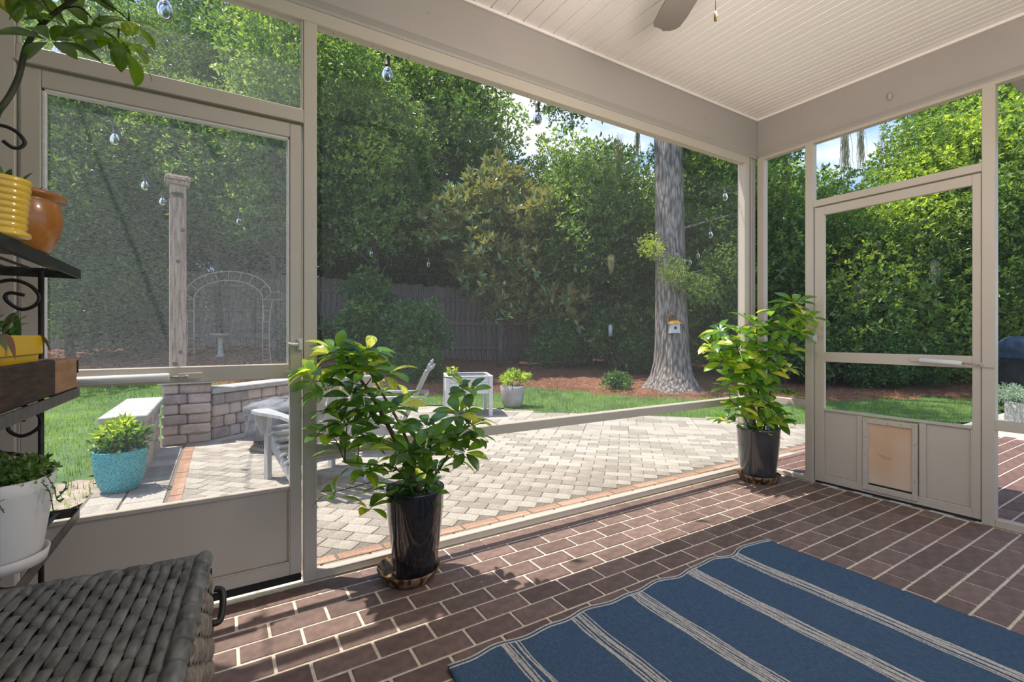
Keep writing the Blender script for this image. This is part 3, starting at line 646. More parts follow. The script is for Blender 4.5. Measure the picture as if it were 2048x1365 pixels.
SHR = [leafcloud('shrub_foliage', 2200, .62, .075, .038, G_SHRUB, cluster=5, up=.9) for _ in range(2)]
SHR2 = [leafcloud('loose_shrub_foliage', 620, .5, .12, .05, G_SHRUB, cluster=6, up=.9), leafcloud('loose_shrub_foliage', 560, .46, .11, .048, G_MID, cluster=6, up=.9)]
MAG = [leafcloud('magnolia_foliage', 400, .62, .26, .095, G_MAG, cluster=10, up=1.1, shell=1.2, csz=.1) for _ in range(2)]
def limb(mb, p, q, r0, r1, bend=.2, n=6):
    p = Vector(p); q = Vector(q); off = Vector((random.uniform(-1, 1), random.uniform(-1, 1), random.uniform(-.3, .5)))*bend*(q-p).length
    pts = [p.lerp(q, t)+off*math.sin(t*PI)*.5 for t in [i/n for i in range(n+1)]]; mb.tube(pts, [r0+(r1-r0)*i/n for i in range(n+1)], 8); return pts
def tree(label, d, l, h, r, sets, n=20, low=.35, tr=.14, squash=1.0, group=None, name='tree', cat='tree', lean=(0, 0), sc=1.0, wts=None):
    b = gDL(d, l); b.z -= .1; t = thing(name, label, cat, tuple(b), random.random()*0, group)
    mb = MB(); top = Vector((lean[0], lean[1], h*.8)); tp = limb(mb, (0, 0, 0), top, tr, tr*.35, .06, 8)
    pl = []
    for i in range(n):
        for _ in range(30):
            z = h*(low+(1-low)*((i+.5)/n)*.97); rel = (z/h-low)/(1-low); env = r*(.55+.45*math.sin(PI*min(1, rel*1.05+.12)))*squash
            a = i*2.399+random.uniform(-.5, .5); rr = env*math.sqrt(random.uniform(.15, 1)); p = Vector((lean[0]*z/h+rr*math.cos(a), lean[1]*z/h+rr*math.sin(a), z)); break
        pl.append(p)
    for p in pl[::2]:
        q = tp[min(8, max(1, int(9*p.z/h*.8)))]; limb(mb, q, p, tr*.35, .012, .15, 5)
    obj('trunk', mb, M_TRUNK, t)
    for p in pl:
        me = random.choices(sets, wts)[0] if wts else random.choice(sets)
        s = random.uniform(.8, 1.15)*sc; link('foliage', me, t, loc=p, rot=(random.uniform(-.4, .4), random.uniform(-.4, .4), random.uniform(0, 6.28)), scale=s)
    return t
def shrub(label, d, l, h, w, sets, n=8, group=None, name='shrub', sc=1.0, stem=True, pt=None):
    b = pt if pt is not None else gDL(d, l); t = thing(name, label, 'shrub', tuple(b), 0, group); mb = MB()
    for i in range(4): limb(mb, (random.uniform(-.05, .05), random.uniform(-.05, .05), -.02), (random.uniform(-w, w)*.35, random.uniform(-w, w)*.35, h*random.uniform(.6, .85)), .022, .006, .2, 5)
    obj('stem', mb, M_TRUNK, t)
    for i in range(n):
        a = i*2.4; z = h*(.25+.68*(i+.5)/n); rr = w*.5*math.sqrt(random.random())*(1.1-.5*z/h)
        link('foliage', random.choice(sets), t, loc=(rr*math.cos(a), rr*math.sin(a), z), rot=(random.uniform(-.5, .5), random.uniform(-.5, .5), random.uniform(0, 6)), scale=sc*random.uniform(.8, 1.15))
    return t
DM = DARK+MID; TS = []
# far rows behind the fence, left to right
rowA = [(15.0, -15.5, 10.5, DM), (14.6, -12.2, 10.0, MID+BRI), (15.2, -9.2, 11, DM), (14.6, -6.4, 10.6, MID+BRI), (15.4, -3.4, 10.0, DARK), (15.0, -1.9, 8.6, DM),
        (15.6, 2.3, 6.6, DARK+MID), (15.3, 5.2, 5.7, MID), (15.2, 8.2, 5.4, MID+BRI), (14.4, 11.0, 5.0, MID+BRI), (14.6, 14.2, 11, MID), (14.2, 17.2, 10.5, MID+BRI)]
nmA = ['leftmost tall dark tree beyond the fence', 'tall bright green tree beyond the left fence end', 'tall dark leaved tree behind the garden arbor', 'tall yellow green tree seen above the left door', 'dark tree beyond the fence left of the magnolia', 'dark green tree beyond the fence behind the magnolia',
       'lower dark tree under the patch of open sky', 'low green tree beyond the fence behind the oak', 'green tree beyond the fence just right of the oak', 'bright green tree seen above the pet door', 'tall green tree behind the right hand shrubs', 'bright tall tree at the far right edge']
for (d, l, h, st), nm in zip(rowA, nmA): tree(nm, d, l, h, 2.3, st, 22, .16, .16)
rowB = [(19.5, -19, 13, DARK), (19, -14, 13.5, DM), (19.5, -9.5, 13, DM), (19, -5, 12.5, MID), (20, -3.6, 11, DARK), (20, 4.4, 4.6, DM), (20, 9.5, 7.2, MID), (19, 14, 6.0, DM), (19, 19, 13, MID)]
nmB = ['far tall dark tree at the left edge', 'far dark tree behind the wooden post', 'far tall tree behind the arbor trees', 'far pale green tree above the left door', 'far dark tree behind the neighbour house', 'far low tree in the sky gap', 'far green tree right of the oak crown', 'far tree above the pet door', 'far tree at the right edge']
for (d, l, h, st), nm in zip(rowB, nmB): tree(nm, d, l, h, 3.0, st, 20, .08, .2, sc=1.35)
# nearer understorey trees on the garden side of the fence
tree('leafy understorey tree over the left lawn, seen through the left door', 10.3, -9.6, 6.8, 1.7, MID+DARK, 18, .12, .09, sc=.8)
tree('dark bushy tree right of the wooden post with bright tips', 11.2, -6.9, 5.9, 1.5, DARK+MID+LONG[:1], 20, .54, .08, sc=.75)
tree('long leaved tree with pale shiny tips above the arbor', 10.6, -5.3, 4.9, 1.15, LONG+MID, 16, .62, .07, sc=.8)
tree('dark leafy tree hanging over the fence left of the magnolia', 11.4, -3.3, 5.8, 1.5, DARK+LONG[:1]+MID[:1], 20, .52, .09, sc=.8)
tree('bright leaved tree beside the right door post of the left door', 10.8, -4.4, 8.0, 1.7, MID+BRI, 18, .5, .09, sc=.85)
tree('dark evergreen left of the oak trunk', 11.6, 1.9, 4.4, 1.3, DARK+DM, 18, .50, .08, sc=.8)
tree('green tree just right of the oak trunk with pale sprays', 10.6, 4.7, 5.8, 1.6, MID+MID+DARK, 20, .18, .09, sc=.8)
for k, (d, l, h, nm) in enumerate([(10.6, 6.4, 4.1, 'leafy evergreen seen through the narrow corner screen'), (10.2, 7.9, 3.7, 'dense green tree in the left half of the pet door screen'), (10.1, 9.4, 5.6, 'dense green tree in the right half of the pet door screen'), (9.9, 11.0, 6.0, 'bright dense tree at the right screen above the covered grill'), (10.8, 12.6, 7.0, 'tall dense tree beyond the right screen')]):
    tree(nm, d, l, h, 1.5, MID+BRI+DARK[:1]+(BRI if k in (2, 3, 4) else []), 22, .10, .07, sc=.78)
# shrubs in the straw bed
SH = [(10.9, -3.3, 2.1, 1.5, 'tall loose shrub against the fence left of the magnolia', 12), (10.0, -2.0, 1.5, 1.1, 'mid height evergreen shrub with pale young leaves', 9), (10.9, -4.7, 1.0, .9, 'low blue green shrub behind the left plant', 5),
      (11.0, 1.15, 1.0, 1.0, 'rounded shrub beyond the raised bed right of the magnolia stem', 7), (10.9, 2.35, 1.6, 1.0, 'dark evergreen shrub left of the oak base', 9), (10.4, 2.9, .8, .8, 'low dark shrub touching the left root flare of the oak', 5),
      (10.2, 4.6, 1.7, 1.2, 'dark shrub right of the oak base', 9), (9.6, 5.5, 1.5, 1.1, 'glossy shrub behind the corner post', 8), (9.3, 6.3, 1.3, 1.1, 'full shrub seen low through the left of the pet door', 8), (9.0, 6.95, .95, .9, 'low spreading shrub above the pet flap', 6),
      (9.2, 7.9, .9, .8, 'bright low shrub right of the pet flap', 6), (9.6, 8.9, 1.5, 1.1, 'bushy shrub near the covered grill', 8), (9.9, 7.4, 2.0, 1.2, 'tall back shrub behind the pet door screen', 10), (9.7, 10.2, 2.0, 1.3, 'tall shrub behind the covered grill', 10),
      (9.6, -1.85, .55, .5, 'small light green shrub in the straw left of the raised planter', 3)]
for d, l, h, w, nm, n in SH: shrub(nm, d, l, h, w, SHR if h < 1.1 else SHR2+SHR2[:1], n if h < 1.1 else n+3, sc=.72 if h < 1.1 else .85)
# magnolia
mg = thing('magnolia_tree', 'young magnolia with glossy green and rust backed leaves', 'tree', tuple(gDL(11.2, -.28)))
mb = MB(); limb(mb, (0, 0, -.1), (-.05, 0, 4.3), .085, .03, .02, 8)
mc = [(0, 0, 4.55), (-.35, 0, 4.1), (.35, .1, 4.2), (-.9, 0, 3.75), (.1, 0, 3.75), (.95, 0, 3.6), (-1.45, 0, 3.15), (-.7, 0, 3.2), (.3, 0, 3.1), (1.25, 0, 3.1), (1.6, 0, 2.75), (-.3, 0, 2.6), (.6, 0, 2.5), (1.2, 0, 2.3), (-.5, 0, 2.0), (.25, 0, 2.05), (1.55, 0, 1.95), (.0, 0, 1.55), (.7, 0, 1.5), (1.25, 0, 1.35), (1.6, 0, 1.4), (-.9, 0, 2.5), (-.2, 0, 3.5), (.6, 0, 3.4), (-1.1, 0, 3.5), (.9, 0, 1.95)]
for x, y, z in mc:
    yy = random.uniform(-.7, .7); p = RT*x+FW*yy; p = Vector((p.x, p.y, z)); limb(mb, (0, 0, max(.9, z-.7)), p, .028, .010, .12, 5)
    link('foliage', random.choice(MAG), mg, loc=p, rot=(random.uniform(-.3, .3), random.uniform(-.3, .3), random.uniform(0, 6)), scale=random.uniform(.72, .95))
obj('trunk', mb, M_TRUNK, mg)
# oak
ob_ = gDL(9.1, 3.09); ob_.z -= .05; oak = thing('oak_tree', 'big oak with a grey furrowed trunk and flared root base', 'tree', tuple(ob_))
rows = [(0, .70), (.06, .60), (.16, .49), (.32, .40), (.55, .345), (.9, .315), (1.4, .295), (2.2, .28), (3.0, .265), (4.0, .26), (5.2, .25), (7.0, .2)]; n = 56; V = []; F = []
for i, (z, r) in enumerate(rows):
    cx = RT*(-.012*z-.006*z*z*.2)
    for k in range(n):
        a = 2*PI*k/n; rr = r*(1+.10*math.exp(-z*2.6)*math.cos(5*a+.6)+.05*math.exp(-z*2)*math.cos(9*a)+.018*math.cos(13*a+z*.4)+.012*math.sin(7*a-z))
        V.append((cx.x+rr*math.cos(a), cx.y+rr*math.sin(a), z))
for i in range(len(rows)-1):
    for k in range(n): a = i*n+k; b = i*n+(k+1) % n; F.append((a, b, b+n, a+n))
tr_ = link('trunk', fastmesh('trunk', V, F, M_OAK, smooth=True), oak)
mb = MB()
for (z, x, y, zz, r) in [(5.6, 2.2, .5, 7.0, .11), (5.3, -1.8, -.4, 6.8, .10), (5.0, .6, 1.8, 7, .1), (5.6, -.6, -1.5, 7.6, .1), (3.1, .9, -.5, 3.3, .035), (2.4, -.8, -.55, 2.7, .02), (2.2, .8, -.4, 2.4, .02), (6.4, 2.6, -1.5, 7.6, .09), (6.4, -2.6, .6, 7.9, .09)]:
    q = RT*x+FW*y; limb(mb, (0, 0, z), (q.x, q.y, zz), r, r*.35, .12, 7)
obj('branch', mb, M_OAK, oak)
for (x, y, z, s, me) in [(2.2, .5, 6.3, 1.1, MID[0]), (-1.7, 1.5, 6.6, .8, DARK[0]), (.6, 1.8, 7.2, 1.2, DARK[1]), (-.6, -1.5, 7.8, 1.1, MID[1]), (2.6, -1.5, 7.6, 1.1, MID[0]), (-2.2, .8, 8.2, .9, DARK[0]), (.8, -.1, 3.3, .42, MID[1]), (1.2, -.35, 3.9, .5, MID[0]), (-.55, -.5, 2.72, .26, BRI[0]), (-.15, -.5, 2.25, .3, BRI[0]), (.75, -.4, 2.45, .32, MID[0]), (1.1, -.2, 4.6, .6, MID[0]), (.9, -.3, 2.9, .33, LONG[0]), (.35, -.5, 1.95, .3, MID[1]), (.62, -.2, 2.15, .28, LONG[0])]:
    q = RT*x+FW*y; link('foliage', me, oak, loc=(q.x, q.y, z), rot=(random.random(), random.random(), random.random()*6), scale=s)
# spanish moss
def mossmesh(n, L):
    V = []; F = []; c = 0; A = []
    for i in range(n):
        x, y = rng.normal(0, .035, 2); z = -rng.random()*L*.5; l = L*(.2+.5*rng.random())*(1 if rng.random() < .6 else .6); segs = 4; w = .004
        for s in range(segs):
            nx, ny = x+rng.normal(0, .012), y+rng.normal(0, .012); nz = z-l/segs
            V += [(x-w, y, z), (x+w, y, z), (nx+w, ny, nz), (nx-w, ny, nz)]; F.append((c, c+1, c+2, c+3)); c += 4; A.append(rng.random()); x, y, z = nx, ny, nz
    return fastmesh('moss_strands', V, F, G_MOSS, A)
mm = [mossmesh(110, .6), mossmesh(110, 1.3)]
for px, py, d, s, i, nm in [(1572, 300, 9.6, 1.0, 1, 'pale moss strand in the narrow corner screen'), (1545, 300, 9.9, .9, 1, 'thin grey moss beside the corner column'), (1690, 235, 10.5, 1.1, 1, 'long dark moss curtain high above the pet door'), (1722, 240, 10.8, .9, 1, 'second long moss curtain above the pet door, right of the first'), (1764, 250, 11, .8, 1, 'short moss tuft against the sky above the pet door'),
                        (1757, 480, 9.0, .55, 0, 'small pale moss wisp in the pet door screen'), (1868, 520, 8.9, .8, 0, 'pale moss wisp at the right of the pet door screen'), (1718, 560, 9.0, .9, 0, 'moss wisp above the door mid rail'), (1237, 265, 11.5, 1.2, 1, 'long grey moss hanging left of the oak'), (1275, 250, 11.5, .7, 1, 'short grey moss tuft beside the oak top'), (1222, 508, 9.2, .7, 0, 'pale moss tuft caught on the light string')]:
    p = W(px, py, d); tag(link('spanish_moss', mm[i], loc=p, rot=(0, 0, random.random()*6), scale=s), nm, 'moss', 'hanging moss', 'stuff')
# ============================================================ GARDEN OBJECTS
def stonewall(name, label, a, b, th, h, rows, capz, z0=-.03, over=.03, ends=True):
    a = Vector((a[0], a[1], 0)); b = Vector((b[0], b[1], 0)); L = (b-a).length; an = math.atan2(b.y-a.y, b.x-a.x)
    t = thing(name, label, 'wall', (a.x, a.y, z0), an)
    rh = (h-z0)/rows; core = MB().box(.03, L-.03, .03, th-.03, 0, h-z0-.01); obj('core', core, M_JOINT, t)
    for r in range(rows):
        x = 0.0; first = True
        while x < L-.02:
            l = random.choice((.15, .22, .30)); 
            if first and r % 2: l = .15
            if first and not r % 2: l = .22
            if L-x-l < .10: l = L-x
            first = False; j = random.uniform(-.012, .012)
            obj('stone', MB().box(x+.004, x+l-.004, j, th+random.uniform(-.012, .012), r*rh+.003, (r+1)*rh-.003, .016), M_STONE, t); x += l
    if capz:
        n = max(1, round(L/.55)); 
        for k in range(n):
            obj('cap_stone', MB().box(-over+(L+2*over)*k/n+.002, -over+(L+2*over)*(k+1)/n-.002, -over, th+over, h-z0, capz-z0, .007), M_CAP, t)
    return t
stonewall('stone_wall', 'low stone wing wall with a pale flat cap beside the lawn', (-.75+.24, 4.66), (-.75+.24, 5.90), .24, .425, 4, .483)
stonewall('stone_pillar', 'square stacked stone pillar in front of the wooden post', (-.51, 5.94), (-.08, 5.94), .34, .60, 6, .635)
stonewall('stone_wall', 'taller stacked stone seat wall with bluestone cap behind the fire pit', (-.06, 6.02), (.98, 6.93), .26, .475, 4, .53)
# wooden post
wp = thing('wooden_post', 'tall weathered square timber post with a flat cap holding the light string', 'post', (-.40, 6.44, -.03), .12)
obj('shaft', MB().box(-.075, .075, -.075, .075, 0, 2.80, .008), M_POSTW, wp)
c = MB(); c.box(-.12, .12, -.12, .12, 2.845, 2.885, .008); c.box(-.10, .10, -.10, .10, 2.885, 2.90, .006); c.box(-.105, .105, -.105, .105, 2.80, 2.845, .014); obj('post_cap', c, M_POSTW, wp)
k = MB()
for (x, y, z) in ((.0, -.078, 1.95), (.02, -.078, .95), (-.03, -.078, .82), (.04, -.078, 2.3)): k.lathe([(0, .006), (.012, .004), (.022, 0)], 12, M=Matrix.Translation((x, y, z)) @ Matrix.Rotation(PI/2, 4, 'X'))
obj('knot', k, pm('dark_knot', (.14, .08, .05), rough=.9), wp)
w_ = MB(); 
for i in range(3): w_.tube([(.088*math.cos(a), .088*math.sin(a)*1.0, 2.66+i*.02+.01*math.sin(3*a)) for a in [q*PI/8 for q in range(17)]], .006, 6)
obj('cord_wrap', w_, M_CORDB, wp)
# arbor
ab = gDL(10.3, -6.18); ar = thing('garden_arbor', 'rose brown metal arch arbor with ladder sides', 'arbor', tuple(ab), YAW-PI/2)
ZS = 1.885-ab.z
for yy in (0,):
    mb = MB(); inner = [(-.75*math.cos(PI*i/20), yy, ZS+.42*math.sin(PI*i/20)) for i in range(21)]; outer = [(-.93*math.cos(PI*i/20), yy, ZS+.12+.50*math.sin(PI*i/20)) for i in range(21)]
    mb.tube(inner, .013, 8); mb.tube(outer, .013, 8)
    for i in (0, 3, 6, 8, 10, 12, 14, 17, 20): mb.tube([inner[i], outer[i]], .009, 6)
    obj('arch', mb, M_ARBOR, ar)
    for s in (-1, 1):
        mb = MB(); mb.tube([(s*.75, yy, ZS), (s*.75, yy, 0)], .013, 8); o_ = [(s*(.75+.14+.07*(2*t-1)**2*(1 if t < .5 else .6)), yy, ZS*(1-t)) for t in [i/12 for i in range(13)]]; mb.tube(o_, .011, 8)
        for t in (2, 4, 7, 9, 11): mb.tube([(s*.75, yy, ZS*(1-t/12)), o_[t]], .008, 6)
        mb.tube([(s*.75, yy, ZS), (s*1.16, yy, ZS), (s*1.16, yy, ZS+.17), (s*.93, yy, ZS+.17)], .011, 6)
        obj('ladder_side', mb, M_ARBOR, ar)
mb = MB()
for i in (0, 3, 6, 8, 10, 12, 14, 17, 20):
    a = PI*i/20; mb.tube([(-.75*math.cos(a), -.012, ZS+.42*math.sin(a)), (-.75*math.cos(a), .05, ZS+.42*math.sin(a))], .008, 6)
for s in (-1, 1):
    for z in (.3, .8, 1.3): mb.tube([(s*.75, -.012, z), (s*.75, .05, z)], .008, 6)
obj('cross_bars', mb, M_ARBOR, ar)
# birdbath
bb = gDL(10.9, -6.72); t = thing('birdbath', 'pale concrete birdbath on a fluted pedestal under the arbor', 'birdbath', tuple(bb))
obj('pedestal', MB().lathe([(.11, 0), (.11, .03), (.085, .05), (.06, .08), (.052, .25), (.055, .42), (.075, .46)], 32, flute=10, fa=.05), M_CONC, t)
obj('bowl', MB().lathe([(.07, .46), (.17, .49), (.215, .53), (.22, .55), (.205, .552), (.16, .52), (0, .505)], 40), M_CONC, t)
rk = MB().lathe([(0, -.03), (.09, 0), (.11, .05), (.08, .1), (0, .115)], 14, wob=.012); p = gDL(9.0, -7.35); tag(obj('rock', rk, M_CONC, loc=p), 'small pale rounded stone at the edge of the straw bed', 'rock')
# chairs
def chair(label, x, y, rz):
    t = thing('adirondack_chair', label, 'chair', (x, y, PZ), rz, 'adirondack chairs by the fire pit')
    for s in (-1, 1):
        obj('leg', MB().box(s*.27-.016*s-.016, s*.27-.016*s+.016, -.09, 0, .001, .515, .003), M_CHAIR, t)
        P = [(-.02, .40), (-.06, .385), (-.45, .19), (-.95, .03), (-.95, .001), (-.86, .001), (-.48, .08), (-.02, .27)]
        x0 = s*.235; M = Matrix(((0, 0, 1, x0-.012), (1, 0, 0, 0), (0, 1, 0, 0), (0, 0, 0, 1)))
        obj('side_rail', MB().prism(P, 0, .024, M=M), M_CHAIR, t)
        A = [(-.045, .06), (.05, .075), (.085, .03), (.085, -.10), (.045, -.26), (.012, -.42), (.012, -.70), (-.05, -.70), (-.05, -.10)]
        A = [(s*.27+s*a, b) for a, b in A]; A = A if s > 0 else A[::-1]
        obj('armrest', MB().prism(A, .515, .538), M_CHAIR, t)
        B = [(0, 0), (.0, -.15), (.03, -.17), (.075, -.04), (.075, 0)]; M = Matrix(((s, 0, 0, s*.27), (0, 0, -1, -.03), (0, 1, 0, .515), (0, 0, 0, 1)))
        obj('arm_bracket', MB().prism(B, 0, .022, M=M), M_CHAIR, t)
    for k in range(6):
        f = k/5; yy = -.03-.44*f; z = .395-.195*f+(.004 if k else -.006)
        obj('seat_slat', MB().slab((-.265, yy, z), (.265, yy, z), .082, .018, up=Vector((0, .40, .92))), M_CHAIR, t)
    obj('front_apron', MB().box(-.235, .235, -.012, .006, .30, .385, .003), M_CHAIR, t)
    for k in range(7):
        f = (k-3)/3; h = .80-.10*f*f; b0 = Vector((f*.20, -.43, .16)); b1 = Vector((f*.27, -.43-h*.42, .16+h*.905))
        obj('back_slat', MB().slab(b0, b1, .066, .018, up=Vector((0, .905, .42))), M_CHAIR, t)
    obj('back_rail', MB().box(-.30, .30, -.70, -.665, .49, .515, .003), M_CHAIR, t); obj('back_rail', MB().slab((-.25, -.755, .80), (.25, -.755, .80), .05, .02, up=Vector((0, .9, .42))), M_CHAIR, t)
    return t
chair('grey painted slatted garden chair behind the left door post, facing the fire pit', .56, 4.27, .21)
chair('grey painted slatted garden chair turned left in front of the raised planter', 1.16, 4.86, 1.10)
# fire pit under a cover
t = thing('fire_pit', 'round fire pit under a crumpled grey cover with a perforated base', 'fire pit', (.60, 5.33, PZ))
obj('base_ring', MB().lathe([(.33, 0), (.345, .012), (.32, .02), (.31, .14)], 48), pm('perforated_metal', (.42, .37, .30), rough=.45, metal=.6), t)
hl = MB()
for r, z in ((.318, .045), (.315, .075), (.312, .105)):
    for k in range(44): a = 2*PI*(k+(.5 if z == .075 else 0))/44; hl.lathe([(.009, .0015), (0, .002)], 6, M=Matrix.Translation((r*math.cos(a), r*math.sin(a), z)) @ Matrix.Rotation(a, 4, 'Z') @ Matrix.Rotation(PI/2, 4, 'Y'))
o = obj('vent_holes', hl, M_BLACK, t); o['kind'] = 'stuff'
V = []; F = []; n = 72; prof = [(.395, .13), (.40, .18), (.39, .28), (.385, .38), (.375, .425), (.34, .445), (.2, .46), (.0, .475)]
for i, (r, z) in enumerate(prof):
    for k in range(n):
        a = 2*PI*k/n; fo = (.016*math.sin(9*a+z*9)+.010*math.sin(23*a+2)+.012*math.sin(5*a-z*20))*(1 if i < 5 else .4); zz = z+(.012*math.sin(4*a+1)+.012*math.sin(7*a+r*20) if i > 4 else (.012*math.sin(11*a) if i == 0 else 0))
        V.append(((r+fo*(r > 0))*math.cos(a), (r+fo*(r > 0))*math.sin(a), zz))
for i in range(len(prof)-1):
    for k in range(n): a = i*n+k; b = i*n+(k+1) % n; F.append((a, b, b+n, a+n))
link('cover', fastmesh('cover', V, F, M_COVER, smooth=True), t)
# raised planter
t = thing('raised_planter', 'whitewashed wooden raised planter box on four legs', 'planter', (2.66, 5.99, PZ), math.radians(-21))
PW, PD = .60, .62
for x in (0, PW):
    for y in (0, PD): obj('leg', MB().box(x-.026, x+.026, y-.026, y+.026, 0, .56, .003), M_PWHITE, t)
for k in range(3):
    z = .315+k*.078
    for a in ((.026, PW-.026, -.012, .006), (.026, PW-.026, PD-.006, PD+.012)): obj('board', MB().box(*a, z, z+.074, .003), M_PWHITE, t)
    for a in ((-.012, .006, .026, PD-.026), (PW-.006, PW+.012, .026, PD-.026)): obj('board', MB().box(*a, z, z+.074, .003), M_PWHITE, t)
for a in ((-.03, PW+.03, -.035, .012), (-.03, PW+.03, PD-.012, PD+.035), (-.03, .012, .012, PD-.012), (PW-.012, PW+.03, .012, PD-.012)): obj('rim_board', MB().box(*a, .55, .565, .003), M_PWHITE, t)
obj('soil', MB().box(.008, PW-.008, .008, PD-.008, .32, .50), M_SOIL, t)
TINY = leafcloud('herb_leaves', 70, .09, .07, .035, G_BRIGHT, up=1.2); TINYD = leafcloud('small_leaves', 170, .13, .045, .024, G_SHRUB, cluster=5, up=1)
s_ = tag(link('herb_plant', TINY, loc=W(903, 744, 7.0)), 'small bright herb growing in the raised planter', 'plant')
def pottedplant(name, label, loc, sets, leafs, potmb, potm, soilr, soilz, stems=5):
    t = thing(name, label, 'potted plant', loc); obj('pot', potmb, potm, t); obj('soil', MB().lathe([(0, soilz+.005), (soilr, soilz), (soilr*.98, soilz-.03)], 24), M_SOIL, t)
    mb = MB()
    for (x, y, z, s, me) in leafs:
        limb(mb, (x*.25, y*.25, soilz-.01), (x, y, z), .006, .003, .1, 4); link('foliage', me, t, loc=(x, y, z), rot=(random.uniform(-.3, .3), random.uniform(-.3, .3), random.random()*6), scale=s)
    obj('stem', mb, M_STEM, t); return t
# teal pot: dimpled glaze built as real relief
V = []; F = []; n = 180; rows_ = 48
def tr_r(z): return .088+.066*(1-(1-z/.29)**2)**.62
for i in range(rows_+1):
    z = .29*i/rows_
    for k in range(n):
        a = 2*PI*k/n; h = .0042*math.cos(30*a+(PI if (i//3) % 2 else 0))*abs(math.sin(i*PI/3)) if 1 < i < rows_-2 else 0
        r = tr_r(z)+h; V.append((r*math.cos(a), r*math.sin(a), z))
for (r, z) in ((.158, .298), (.150, .302), (.142, .296), (.137, .25)):
    for k in range(n): a = 2*PI*k/n; V.append((r*math.cos(a), r*math.sin(a), z))
for i in range(rows_+4):
    for k in range(n): a = i*n+k; b = i*n+(k+1) % n; F.append((a, b, b+n, a+n))
TE = MB().add([tuple(v) for v in V], F, True)
LM = leafcloud('lush_leaves', 260, .15, .085, .034, G_BRIGHT, cluster=7, up=1.1); LM2 = leafcloud('lush_leaves', 260, .15, .075, .034, G_SHRUB, cluster=7, up=1.1)
pottedplant('teal_potted_plant', 'leafy green plant in a dimpled teal glazed pot by the stone wall', (-.615, 4.41, PZ), None, [(.0, 0, .40, .75, LM), (-.07, .03, .36, .7, LM2), (.08, 0, .37, .7, LM2), (.02, -.07, .35, .65, LM2), (0, .05, .45, .5, LM)], TE, M_TEAL, .136, .262)
gp = W(1025, 809, 7.4); gp = Vector((gp.x, gp.y, PZ))
pottedplant('grey_potted_plant', 'bright leafy plant in a pale grey ribbed round pot on the patio edge', (gp.x, gp.y, PZ), None, [(0, 0, .47, .8, LM), (-.13, 0, .42, .6, LM), (.15, -.05, .44, .7, LM), (.05, .1, .52, .6, LM2), (.22, -.1, .48, .4, LM)],
            MB().lathe([(.115, 0), (.15, .05), (.178, .16), (.188, .27), (.188, .335), (.178, .34), (.168, .33), (.16, .28)], 120, flute=40, fa=.012), M_GREYPOT, .165, .30)
fb = gDL(8.9, 1.99); t = shrub('small rounded bush with yellow flowers at the lawn edge', 0, 0, .30, .42, [TINYD], 12, pt=fb, sc=1.25); t['label'] = 'small rounded bush with yellow flowers at the lawn edge'
fy = pm('yellow_petals', (.75, .48, .03), rough=.6)
for k in range(16):
    a = random.random()*6.28; r = random.uniform(.10, .25); link('flower', D2.meshes.get('flower') or MB().lathe([(.0, .006), (.014, .004), (.018, 0), (.0, -.003)], 8).mesh('flower', fy), t, loc=(r*math.cos(a), r*math.sin(a), random.uniform(.12, .32)))
VARI = leafcloud('variegated_leaves', 500, .26, .07, .03, leafmat('variegated_leaf', [(0, (.12, .2, .05)), (.4, (.45, .45, .2)), (.75, (.6, .45, .28)), (1, (.62, .30, .2))], .3, .5), cluster=6, up=1)
t = thing('variegated_shrub', 'pale pink and cream variegated shrub behind the turned garden chair', 'shrub', tuple(gDL(8.0, -2.5))); link('foliage', VARI, t, loc=(0, 0, .18)); link('foliage', VARI, t, loc=(.22, .1, .12), rot=(0, 0, 2)); link('foliage', VARI, t, loc=(-.22, -.1, .14), rot=(0, 0, 4))
mb = MB(); limb(mb, (0, 0, -.03), (0, 0, .2), .015, .008); obj('stem', mb, M_TRUNK, t)
# bird houses and feeder
bp = DL(9.1-.36, 3.00); bp.z = 1.25; t = thing('birdhouse', 'white birdhouse with an orange roof on the oak trunk', 'birdhouse', tuple(bp), YAW-PI/2)
obj('house_box', MB().box(-.085, .085, -.07, .06, -.09, .075, .004), M_BIRDW, t); obj('entry_hole', MB().box(-.022, .022, -.074, -.068, -.03, .02), M_BLACK, t)
obj('roof', MB().add([(-.11, -.10, .075), (.11, -.10, .075), (.11, .07, .075), (-.11, .07, .075), (-.05, -.03, .135), (.05, -.03, .135), (.05, .05, .135), (-.05, .05, .135)], [(0,3,2,1),(4,5,6,7),(0,1,5,4),(1,2,6,5),(2,3,7,6),(3,0,4,7)]), M_ROOFB, t); obj('base_board', MB().box(-.095, .095, -.08, .06, -.10, -.09, .002), M_BIRDW, t)
bp = DL(9.1-.35, 2.95); bp.z = 1.46; t = thing('birdhouse', 'small dark round birdhouse just above the orange roofed one', 'birdhouse', tuple(bp), YAW-PI/2)
obj('house_body', MB().lathe([(0, -.07), (.045, -.06), (.06, -.01), (.05, .035), (.02, .075), (0, .10)], 20), M_BARK, t); obj('entry_hole', MB().lathe([(.02, 0), (0, .003)], 14, M=Matrix.Translation((0, -.057, -.005)) @ Matrix.Rotation(PI/2, 4, 'X')), M_BLACK, t)
bp = W(1221, 662, 10.3); t = thing('bird_feeder', 'clear tube bird feeder hanging left of the oak', 'bird feeder', tuple(bp))
obj('tube', MB().lathe([(.045, -.12), (.045, .14)], 20), pm('cloudy_plastic', (.45, .5, .55), rough=.15), t); obj('tray', MB().lathe([(.0, -.135), (.12, -.13), (.125, -.115), (.05, -.12)], 24), M_STEEL, t); obj('lid', MB().lathe([(.06, .14), (.06, .155), (.02, .175), (0, .18)], 20), M_STEEL, t); obj('hanger', MB().tube([(0, 0, .175), (0, 0, .55), (.2, .1, 1.5)], .004, 6), M_STEEL, t)
